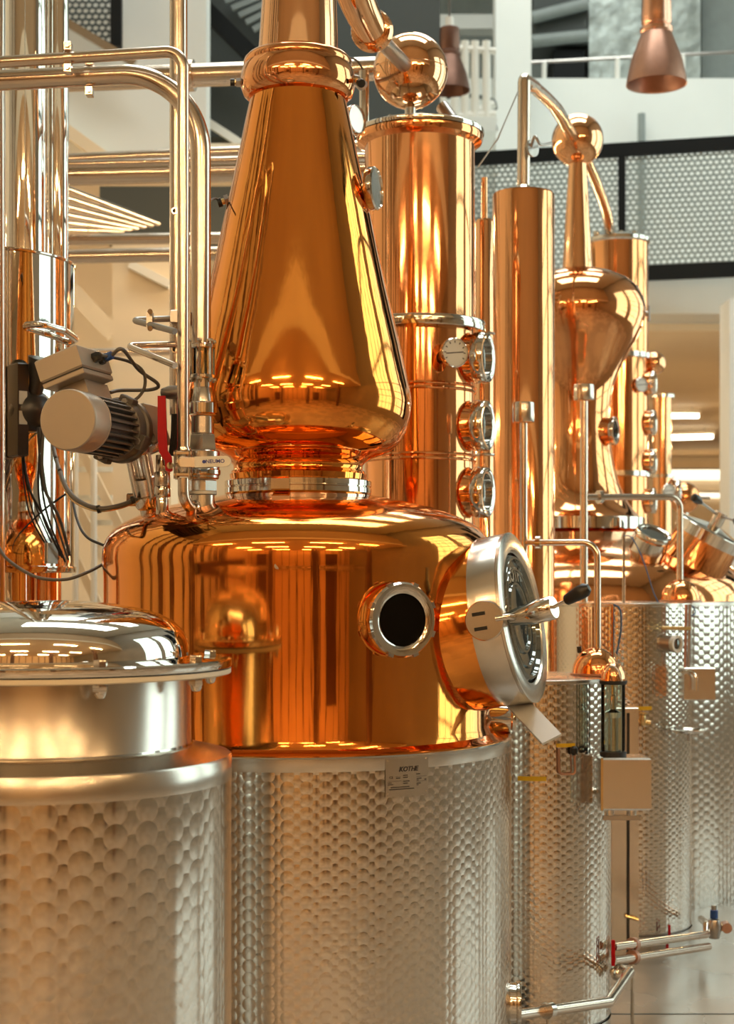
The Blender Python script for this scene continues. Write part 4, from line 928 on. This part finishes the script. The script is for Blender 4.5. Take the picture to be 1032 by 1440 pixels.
for e in (P(981, 703, 7.3), P(1036, 733, 7.2)):
    b_ = c+n*0.15; d_ = (e-b_).normalized(); G().cyl(b_, e, 0.006, 8).build('spoke', STEEL_DARK, hh); G().lathe(e-d_*0.03, d_, [(0.01, 0), (0.02, 0.03), (0.02, 0.06), (0, 0.075)], 14).build('knob', BLACK, hh)

# ================================================================== rear columns
d6 = 9.6; s6 = d6/F; o = Vector((P(868, 0, d6).x, d6, 0)); r6 = 43*s6
C6 = thing('rear_rectifying_column', o, 'copper column with windows and white dial behind the rear still', 'column')
z6 = zc(338, d6)
G().lathe(o, ZV, [(r6, 0), (r6, z6-0.02)], 64, cap=False).build('shell', COPPER_FAR, C6)
G().lathe(o, ZV, [(r6, z6-0.03), (r6*1.06, z6-0.02), (r6*1.06, z6), (r6*0.9, z6+0.015), (0, z6+0.02)], 64, cap=False).build('top_plate', STEEL, C6)
for py in (503, 668): G().lathe(o, ZV, [(r6-0.01, zc(py, d6)-0.02), (r6*1.1, zc(py, d6)-0.015), (r6*1.1, zc(py, d6)+0.015), (r6-0.01, zc(py, d6)+0.02)], 64, cap=False).build('flange', STEEL, C6)
n = Vector((0.95, -0.3, 0)).normalized()
for py in (540, 596, 650, 705): ring_window(C6, o+n*(r6-0.03)+ZV*zc(py, d6), n, 0.078, 0.05, 'column_window', COPPER_FAR, STEEL, GLASS_DOOR, 0.03, 0, 0.72, 1.05)
dial(C6, P(902, 541, 9.42), Vector((0.4, -0.9, 0)), 0.045, 'column_thermometer', 0.05)
G().sphere(P(920, 511, 9.6), 0.07, 24, 16).build('copper_ball', COPPER_PALE, C6)
for k, px in enumerate((838, 856, 874, 893)):
    g = G(); hexbolt(g, Vector((P(px, 0, d6-0.12).x, d6-0.12, z6+0.005)), ZV, 0.02, 0.025); g.build('bolt', STEEL, C6)
d7 = 10.6; s7 = d7/F; o = Vector((P(931, 0, d7).x, d7, 0)); r7 = 13*s7
C7 = thing('rear_slim_column', o, 'slim rosy copper column far behind the rear still', 'column')
z7 = zc(558, d7)
G().lathe(o, ZV, [(r7, 0), (r7, z7)], 40).build('shell', COPPER_PALE, C7)
for yy in (558, 670): G().lathe(o, ZV, [(r7*1.35, zc(yy, d7)-0.01), (r7*1.35, zc(yy, d7)+0.012)], 40).build('flange', STEEL, C7)
dial(C7, P(940, 690, 10.5), Vector((0.35, -0.93, 0)), 0.048, 'thermometer', 0.05)
ring_window(C7, P(945, 690, 10.6), Vector((0.95, -0.3, 0)), 0.075, 0.03, 'column_window', COPPER_FAR, STEEL, GLASS_DOOR, 0.03)
bl = thing('rear_copper_ball', P(962, 720, 10.9), 'round copper ball vessel on a stem far behind the rear hatch', 'vessel')
c = P(962, 700, 10.9); G().sphere(c, 0.11, 32, 18).build('ball', COPPER_FAR, bl); G().cyl(Vector((c.x, c.y, 0)), c-ZV*0.1, 0.03, 14).build('stem', STEEL, bl)
G().cyl(c+Vector((0.1, 0, 0)), c+Vector((0.18, 0, 0)), 0.012, 10).build('handle_arm', STEEL_DARK, bl)

# ================================================================== left: polished condenser column and its pipes
dL = 5.0; sL = dL/F; o = Vector((P(-20, 0, dL).x, dL, 0)); RL = 123*sL
CL = thing('condenser_column', o, 'mirror polished steel condenser column reflecting the copper still', 'column')
zt_, zb_ = zc(371, dL), zc(797, dL)
G().lathe(o, ZV, [(RL, zb_), (RL, zt_)], 128, cap=False).build('shell', STEEL_MIRROR, CL)
G().lathe(o, ZV, [(RL+0.002, zt_-0.008), (RL+0.004, zt_-0.004), (RL+0.004, zt_), (RL, zt_+0.003), (0, zt_+0.006)], 128, cap=False).build('top_plate', STEEL, CL)
G().lathe(o, ZV, [(0, zb_-0.02), (RL+0.004, zb_-0.02), (RL+0.006, zb_-0.016), (RL+0.006, zb_), (RL-0.004, zb_+0.002)], 128, cap=False).build('bottom_plate', STEEL, CL)
for (px, rpx, d, m, nm) in ((10, 42, 5.0, STEEL_MIRROR, 'support_pipe'), (69, 17, 4.98, COPPER_FAR, 'copper_outlet')):
    q = Vector((P(px, 0, d).x, d, 0)); G().lathe(q, ZV, [(rpx*d/F, 0), (rpx*d/F, zb_-0.018)], 48, cap=False).build(nm, m, CL)
for (px, rpx, d, nm) in ((37, 29, 5.06, 'riser_pipe'), (82, 14.5, 5.12, 'riser_pipe')):
    q = Vector((P(px, 0, d).x, d, 0)); G().cyl(q+ZV*(zt_), q+ZV*4.6, rpx*d/F, 48).build(nm, STEEL_MIRROR, CL)
q = onwall(o, RL, 38, 457)[0]; q2 = onwall(o, RL, 98, 481)[0]
G().tube(fillet([q, onwall(o, RL, 42, 458, 0.05)[0], onwall(o, RL, 72, 466, 0.05)[0], onwall(o, RL, 96, 478, 0.03)[0], q2], 0.03), 0.011, 12).build('grab_handle', STEEL, CL)
# black sensor head hanging on the column
sp_, sn = onwall(o, RL, 36, 580, 0.06)
sh = thing('sensor_head', sp_, 'black sensor head with paper labels and a black funnel on the polished column', 'sensor')
su = ZV.cross(sn)
G().lathe(sp_-sn*0.062, sn, [(0.03, 0), (0.06, 0.004), (0.066, 0.03), (0.06, 0.07), (0.04, 0.09), (0, 0.095)], 32).build('housing', BLACK, sh)
G().box(sp_-su*0.045-sn*0.02, (0.035, 0.07, 0.28), (su, sn, ZV), 0.004).build('mounting_box', BLACK, sh)
for zz in (0.035, -0.025): G().box(sp_-su*0.046+sn*0.0165+ZV*zz, (0.026, 0.002, 0.04), (su, sn, ZV)).build('paper_label', LABEL, sh)
G().lathe(sp_+ZV*0.05, (0.25, -0.2, 0.9), [(0.022, 0), (0.024, 0.03), (0.042, 0.10), (0.044, 0.11), (0.03, 0.11)], 24).build('funnel', BLACK, sh)
# bundle of signal cables from the sensor head
for k, (x0, x1, x2) in enumerate(((46, 58, 84), (50, 66, 88), (42, 52, 80), (48, 72, 90))):
    tag(G().tube(smooth_path([sp_+sn*0.02-ZV*0.05+su*0.006*k, onwall(o, RL, x0, 680, 0.05)[0], onwall(o, RL, x1, 730, 0.035)[0], onwall(o, RL, x2, 790-3*k, 0.02)[0]]), 0.0035 if k < 3 else 0.005, 6).build('signal_cable', (RUBBER, CABLE, RUBBER, CABLE)[k]), 'dark signal cable hanging from the black sensor head down the polished column', 'cable', 'cables hanging from the sensor head')
q, qn = onwall(o, RL, 72, 778, 0.004); tag(G().box(q, (0.045, 0.006, 0.065), (ZV.cross(qn), qn, ZV), 0.001).build('white_tag', WHITE_P), 'white plastic tag low on the polished column', 'tag')
# near steel post at the frame's edge
ep = thing('steel_post', Vector((P(-4, 0, 4.4).x, 4.4, 0)), 'slim pale steel post in front of the polished column', 'post')
G().cyl(Vector((P(-4, 0, 4.4).x, 4.4, 0.0)), Vector((P(-4, 0, 4.4).x, 4.4, 4.2)), 0.0215, 20).build('tube', STEEL_SATIN, ep)
G().lathe(Vector((P(-4, 0, 4.4).x, 4.4, 0)), ZV, [(0.06, 0), (0.06, 0.01), (0.03, 0.012)], 20).build('foot_plate', STEEL_SATIN, ep)

# ------------------------------------------------------------------ pipes down to the pot
dv = 4.09; sv = dv/F; dA = 4.02
post = thing('upright_post', P(251, 590, 4.16), 'round steel post with bored holes behind the two bent pipes', 'post')
G().cyl(P(251, 584, 4.17), P(251, -60, 4.17), 0.0240, 24).build('tube', STEEL_PIPE, post)
for yy in (297, 492): 
    c = P(246, yy, 4.15); G().lathe(c, (0, -1, 0), [(0.009, 0.0), (0.009, 0.006), (0.006, 0.006), (0.006, 0.001)], 16, cap=False).build('hole_rim', STEEL, post); G().cyl(c, c+Vector((0, -0.003, 0)), 0.006, 12).build('hole', DARK_IN, post)
b0 = P(183, 450, 4.02)
for yy, nm in ((450, 'bracket_loop'), (486, 'bracket_loop')):
    xx = 186 if yy == 450 else 178
    G().tube(fillet([P(246, yy-2, 4.14), P(xx, yy, 4.10), P(246, yy+28 if yy > 460 else yy+16, 3.98)], 0.012, 6), 0.0085, 12).build(nm, STEEL_DARK if yy == 450 else STEEL_PIPE, post)
cl_ = G().box(P(211, 450, 4.06), (0.015, 0.03, 0.045), None, 0.003).build('clamp', STEEL_DARK, post)
for yy in (438, 462): G().cyl(P(211, yy, 4.05), P(211, yy, 4.03), 0.007, 8).build('bolt', STEEL, cl_)
G().box(P(247, 447, 4.11), (0.022, 0.05, 0.035), None, 0.003).build('clamp', STEEL_DARK, post)
for k in range(3): G().tube(smooth_path([P(244+4*k, 582, 4.14), P(243+4*k, 610, 4.15), P(240+3*k, 640, 4.18)]), 0.006, 8).build('cable_end', RUBBER, post)
G().lathe(P(238, 552, 4.10), (1, -0.3, 0), [(0.012, -0.02), (0.018, 0), (0.018, 0.03), (0.01, 0.04)], 16).build('sensor', STEEL_DARK, post)

pa_ = thing('thin_bent_pipe', P(258, 640, dA), 'thin steel pipe bending from horizontal down to the white handled valve', 'pipe')
G().tube(fillet([P(-40, 90, 4.11), P(257.5, 71.5, dA), P(257.5, 636, dA)], 0.045, 12), 0.0152, 24).build('pipe', STEEL_PIPE, pa_)
pb_ = thing('thick_bent_pipe', P(281, 485, dv), 'thick steel pipe sweeping in a wide bend down to the glass sight section', 'pipe')
G().tube(fillet([P(-40, 115, 4.19), P(282, 100, dv), P(282, 487, dv)], 0.215, 20), 0.0268, 28).build('pipe', STEEL_PIPE, pb_)
for (own, px, y0, y1, d, r) in ((pa_, 96, 66, 97, 4.07, 0.0185), (pb_, 126, 93, 121, 4.14, 0.030)):
    yc = 82 if own is pa_ else 108; c = P(px, yc, d)
    st_ = G().lathe(c-Vector((0.009, 0, 0)), (1, 0, 0.07), [(r-0.006, 0), (r, 0), (r, 0.018), (r-0.006, 0.018)], 24, cap=False).build('pipe_clamp', STEEL_PIPE, own)
    for s_ in (-1, 1):
        G().box(c+ZV*s_*(r+0.010), (0.018, 0.03, 0.024), None, 0.002).build('clamp_ear', STEEL_PIPE, st_)
        G().cyl(c+ZV*s_*(r+0.010)-Vector((0, 0.015, 0)), c+ZV*s_*(r+0.010)-Vector((0, 0.021, 0)), 0.0065, 6).build('bolt', STEEL, st_)

# valve stack on the dome
VX = P(285, 0, dv).x
VS = thing('valve_stack', Vector((VX, dv, zc(722, dv))), 'stack of steel valve fittings with a glass sight section standing on the copper pot', 'valve')
vo = Vector((VX, dv, 0))
def ring(name, rpx0, y0, y1, m, seg=40, rpx1=None, a0=0, bev=True):
    z0_, z1_ = zc(y1, dv), zc(y0, dv); r0, r1 = rpx0*sv, (rpx1 or rpx0)*sv; b_ = min(0.003, (z1_-z0_)*0.2) if bev else 0
    return G().lathe(vo, ZV, [(r0-b_, z0_), (r0, z0_+b_), (r1, z1_-b_), (r1-b_, z1_)], seg, a0).build(name, m, VS)
ring('base_pipe', 17, 695, 730, STEEL_SATIN); ring('white_gasket', 20, 691, 696, WHITE_P)
ring('hex_nut', 20.5, 675, 692, STEEL_SATIN, 6, None, 0.3); ring('valve_body', 23, 634, 674, STEEL_SATIN, 40, 24); ring('valve_ring', 25, 660, 669, STEEL)
ring('hex_nut', 21, 611, 634, STEEL_SATIN, 6, 19, 0.1); ring('sleeve', 16, 585, 611, STEEL_SATIN); ring('clamp_ring', 20.5, 566, 583, STEEL)
ring('cone', 16, 544, 567, STEEL_SATIN, 40, 13); ring('lower_flange', 18, 527, 533, STEEL); ring('upper_flange', 18, 484, 491, STEEL)
G().lathe(vo, ZV, [(13*sv, zc(527, dv)), (13*sv, zc(491, dv)), (12*sv, zc(491, dv)), (12*sv, zc(527, dv))], 32, cap=False).build('glass_section', GLASS, VS)
G().lathe(vo, ZV, [(12.6*sv, zc(545, dv)), (12.6*sv, zc(532, dv))], 32).build('lower_neck', STEEL, VS)
for k in range(6):
    t_ = 2*PI*k/6+0.35; d_ = Vector((math.cos(t_), math.sin(t_), 0))*16*sv
    q = vo+d_; rod = G().cyl(q+ZV*zc(538, dv), q+ZV*zc(479, dv), 0.0042, 8).build('tie_rod', STEEL, VS)
    for yy in (536, 482): g = G(); hexbolt(g, q+ZV*zc(yy, dv), ZV, 0.0075, 0.008); g.build('nut', STEEL, rod)
# small ball valve with the white lever on the thin pipe
BV = thing('ball_valve', P(258, 668, 4.0), 'four bolt ball valve with white lever under the thin bent pipe', 'valve')
bo = Vector((P(258, 0, dA).x, dA, 0))
G().lathe(bo, ZV, [(9*dA/F, zc(640, dA)), (11*dA/F, zc(634, dA)), (9*dA/F, zc(628, dA))], 24).build('ferrule', STEEL, BV)
for y0 in (638, 668): G().box(bo+ZV*zc(y0, dA), (0.046, 0.046, 0.010), None, 0.002).build('end_plate', STEEL, BV)
G().lathe(bo, ZV, [(0.016, zc(666, dA)), (0.022, zc(658, dA)), (0.022, zc(648, dA)), (0.016, zc(640, dA))], 24).build('ball_body', STEEL_SATIN, BV)
for sx in (-1, 1):
    for sy in (-1, 1):
        q = bo+Vector((sx*0.018, sy*0.018, 0)); G().cyl(q+ZV*zc(674, dA), q+ZV*zc(634, dA), 0.0055, 8).build('bolt', STEEL, BV)
G().cyl(bo+ZV*zc(652, dA)-Vector((0, 0.02, 0)), bo+ZV*zc(652, dA)-Vector((0, 0.045, 0)), 0.009, 14).build('stem', STEEL, BV)
hy = 3.965; hz = zc(650, hy)
G().box(Vector((P(265, 0, hy).x, hy, hz)), (0.042, 0.006, 0.026), None, 0.001).build('lever_root', STEEL_SATIN, BV)
xa, xb = P(274, 0, hy).x, P(325, 0, hy).x; hh_ = 0.0135
ol = [(0, -hh_), (xb-xa-hh_, -hh_)]+[(xb-xa-hh_+hh_*math.sin(a*PI/8), -hh_*math.cos(a*PI/8)) for a in range(1, 8)]+[(xb-xa-hh_, hh_), (0, hh_)]
X_ = Vector((1, 0, 0.03)).normalized(); Y_ = Vector((-0.03, 0, 1)).normalized()
lv = G().prism(ol, Vector((xa, hy+0.004, hz)), X_, Y_, Vector((0, -1, 0)), 0.012).build('white_lever', WHITE_P, BV)
text('lettering', 'NEUMO', INK_BLUE, lv, Vector((xa, hy-0.0085, hz))+X_*0.052, X_, Y_, 0.0135, 0.0002)
G().cyl(Vector((xa, hy-0.0075, hz))+X_*0.024, Vector((xa, hy-0.0092, hz))+X_*0.024, 0.0045, 16).build('blue_mark', INK_BLUE, lv)
G().tube(fillet([P(258, 672, dA), P(258, 716, dA), P(285, 716, dv)], 0.045, 10), 0.0145, 18).build('elbow', STEEL_PIPE, BV)
G().torus(P(274, 715, dA+0.04), (0.8, 0.6, 0), 0.018, 0.004, 24, 8).build('weld_ring', STEEL, BV)
# red lever valve
RV = thing('red_lever_valve', P(229, 722, 4.15), 'steel valve nozzle with an upright red lever beside the stirrer drive', 'valve')
dr = 4.13; ro = Vector((P(228, 0, dr).x, dr, 0)); sr = dr/F
for (r_, y0, y1, m, nm) in ((9, 698, 728, STEEL, 'nozzle'), (12, 684, 699, STEEL, 'collar'), (11.5, 664, 684, STEEL_SATIN, 'body'), (9, 640, 664, STEEL, 'neck')):
    G().lathe(ro, ZV, [(r_*sr*0.96, zc(y1, dr)), (r_*sr, zc(y1, dr)+0.002), (r_*sr, zc(y0, dr)-0.002), (r_*sr*0.96, zc(y0, dr))], 28).build(nm, m, RV)
rp0 = Vector((0, 0, 0)); pts2 = [(-7, 557), (4, 557), (6, 615), (7, 634), (13, 643), (14, 662), (10, 664), (4, 662), (3, 648), (-5, 636), (-7, 615)]
G().prism([((x_)*4.06/F, zc(y_, 4.06)) for x_, y_ in pts2], Vector((P(229, 0, 4.06).x, 4.065, 0)), Vector((1, 0, 0)), ZV, Vector((0, -1, 0)), 0.012).build('red_lever', RED, RV)
G().cyl(Vector((P(240, 0, 4.06).x, 4.05, zc(655, 4.06))), Vector((P(232, 0, 4.1).x, 4.13, zc(655, 4.06))), 0.009, 12).build('lever_pin', STEEL, RV)

# ------------------------------------------------------------------ stirrer gear motor on the dome
MA0 = P(95, 590, 3.80)                                 # centre of the fan cover's end
md = (P(178, 607, 4.12)-MA0).normalized()               # motor axis, away from the camera
roll = math.radians(-19)
mx = md.cross(ZV).normalized(); my = mx.cross(md)
mr = mx*math.cos(roll)-my*math.sin(roll); mu = mx*math.sin(roll)+my*math.cos(roll)   # rolled across / up
mu = -mu if mu.z < 0 else mu
AG = thing('stirrer_motor', P(210, 722, 4.2), 'grey gear motor with ribbed housing and terminal box driving the stirrer on the pot', 'motor')
RM = 0.0755
G().lathe(MA0, md, [(0, 0), (RM*0.955, 0.0), (RM*0.985, 0.002), (RM, 0.007), (RM, 0.078), (RM*0.985, 0.079), (RM*0.985, 0.082), (RM, 0.083), (RM, 0.087), (RM*0.97, 0.09), (RM*0.9, 0.09)], 64, cap=False).build('fan_cover', MOTOR, AG)
G().cyl(MA0+md*0.085, MA0+md*0.26, RM*0.80, 48).build('motor_core', MOTOR_DARK, AG)
fin = None
for k in range(26):
    t_ = 2*PI*k/26; d_ = mr*math.cos(t_)+mu*math.sin(t_); q = md.cross(d_)
    if d_.dot(mu) > 0.82: continue
    c = MA0+md*0.172+d_*RM*0.89
    if fin is None: pass
    G().box(c, (0.165, 0.0055, RM*0.22), (md, q, d_)).build('cooling_fin', MOTOR_DARK, AG)
fl = G().lathe(MA0, md, [(RM*0.85, 0.245), (RM*1.02, 0.25), (RM*1.06, 0.262), (RM*1.06, 0.285), (RM*1.13, 0.289), (RM*1.14, 0.31), (RM*1.10, 0.315), (RM*0.8, 0.318)], 64).build('end_shield', MOTOR_DARK, AG)
for k in range(4):
    t_ = PI/4+k*PI/2; d_ = mr*math.cos(t_)+mu*math.sin(t_)
    lug = G().box(MA0+md*0.268+d_*RM*1.02, (0.03, 0.04, 0.03), (md, md.cross(d_), d_), 0.003).build('lug', MOTOR_DARK, fl); g = G(); hexbolt(g, MA0+md*0.252+d_*RM*1.02, -md, 0.009, 0.006); g.build('bolt', STEEL_DARK, fl)
# terminal box
tb = MA0+md*0.12+mu*(RM+0.055)+mr*0.005
ped = G().box(MA0+md*0.15+mu*(RM+0.006), (0.075, 0.13, 0.05), (mr, md, mu), 0.004).build('box_pedestal', MOTOR, AG)
G().box(tb+mu*-0.0205, (0.116, 0.163, 0.014), (mr, md, mu), 0.002).build('terminal_box', MOTOR, AG)
G().box(tb+mu*-0.0125, (0.112, 0.160, 0.004), (mr, md, mu)).build('box_seal', BLACK, AG)
tl = G().box(tb+mu*0.0185, (0.120, 0.168, 0.058), (mr, md, mu), 0.004).build('box_lid', MOTOR, AG)
gl_ = tb+mr*0.062+md*0.03+mu*0.02
cg = G().lathe(gl_, mr, [(0.014, -0.004), (0.014, 0.01), (0.011, 0.012), (0.011, 0.02)], 6).build('cable_gland', BLACK, AG)
G().cyl(gl_+mr*0.016, gl_+mr*0.034, 0.0105, 14).build('blue_gland_nut', BLUE, cg)
g2 = gl_-md*0.035; G().lathe(g2, mr, [(0.013, -0.004), (0.013, 0.012), (0.009, 0.02)], 6).build('cable_gland', BLACK, AG)
# gearbox and lantern down to the dome
base = P(211, 724, 4.2); top = P(193, 634, 4.14); la = (top-base).normalized(); ll = (top-base).length
gx = MA0+md*0.318
G().box(gx+md*0.055, (0.12, 0.11, 0.125), (mr, md, mu), 0.008).build('gearbox', MOTOR_DARK, AG)
G().box(gx+md*0.062+mr*0.058, (0.03, 0.10, 0.11), (mr, md, mu), 0.004).build('gearbox_cover', MOTOR, AG)
G().lathe(base, la, [(0.040, ll+0.0), (0.068, ll+0.002), (0.070, ll+0.006), (0.070, ll+0.020), (0.064, ll+0.024), (0.03, ll+0.026), (0.03, ll+0.06)], 48).build('drive_flange', STEEL_SATIN, AG)
G().lathe(base, la, [(0.024, -0.02), (0.024, 0.02), (0.030, 0.022), (0.034, 0.03), (0.034, 0.055), (0.030, 0.058), (0.026, 0.06)], 40).build('lantern_foot', STEEL, AG)
G().box(base+la*0.042-Vector((0.038, 0.0, 0)), (0.03, 0.03, 0.034), None, 0.003).build('clamp_ear', STEEL, AG)
u_, v_, a_ = frame(la)
for k in range(4):
    t_ = PI/4+k*PI/2+0.3; d_ = (u_*math.cos(t_)+v_*math.sin(t_))*0.030
    G().cyl(base+la*0.055+d_, base+la*(ll+0.004)+d_, 0.008, 12).build('lantern_pillar', STEEL_SATIN, AG)
G().cyl(base+la*0.05, base+la*ll, 0.011, 14).build('drive_shaft', STEEL, AG)
G().lathe(base, la, [(0.033, 0.06), (0.033, 0.105), (0.028, 0.108)], 40).build('shaft_seal', STEEL_SATIN, AG)
# cables
def cable(name, pts, r, m, label, group=None):
    return tag(G().tube(smooth_path(pts, 8), r, 10).build(name, m), label, 'cable', group)
g0 = gl_+mr*0.034
cable('power_cable', [g0, g0+mr*0.03+Vector((0, 0, 0.003)), P(195, 520, 4.05), P(222, 540, 4.1), P(212, 548, 4.12), P(170, 549, 4.1), P(155, 552, 4.05)], 0.0048, CABLE, 'grey power cable looping wide from the blue gland of the motor')
cable('power_cable', [g2+mr*0.02, P(180, 508, 4.02), P(201, 522, 4.06), P(203, 545, 4.08), P(190, 562, 4.08), P(168, 567, 4.05)], 0.0042, CABLE, 'grey power cable curving down from the black gland of the motor')
cable('control_cable', [onwall(o, RL, 68, 590)[0], P(75, 628, 4.62), P(83, 660, 4.42), P(96, 690, 4.24), P(115, 707, 4.13), P(140, 715, 4.08), P(168, 711, 4.1), P(192, 702, 4.16)], 0.0062, CABLE, 'thick grey cable sagging from the column to the stirrer lantern')
cable('control_cable', [onwall(o, RL, 71, 596)[0], P(77, 640, 4.64), P(85, 672, 4.44), P(98, 699, 4.26), P(117, 712, 4.15), P(140, 718, 4.09), P(168, 714, 4.11), P(192, 705, 4.16)], 0.004, BRASS, 'thin yellowish cable tied below the thick sagging one')
for px, py, d in ((79, 646, 4.51), (85, 664, 4.40), (139, 716, 4.085), (187, 703, 4.14)):
    tag(G().lathe(P(px, py, d), (1, -0.1, 0.2), [(0.008, -0.005), (0.011, -0.004), (0.011, 0.004), (0.008, 0.005)], 10).build('cable_tie', BLACK), 'black cable tie around the sagging grey cable', 'cable tie', 'cable ties on the sagging cable')
cable('hanging_cable', [P(-3, 768, 4.38), P(12, 788, 4.35), P(50, 811, 4.3), P(90, 815, 4.3), P(120, 806, 4.32), P(146, 793, 4.38)], 0.0045, CABLE, 'brown cable sagging low from the slim pale post to the pot shoulder')
cable('hanging_cable', [P(100, 690, 4.97), P(108, 730, 4.75), P(122, 755, 4.55), P(148, 768, 4.45)], 0.004, RUBBER, 'dark thin cable dropping behind the column to the pot shoulder')
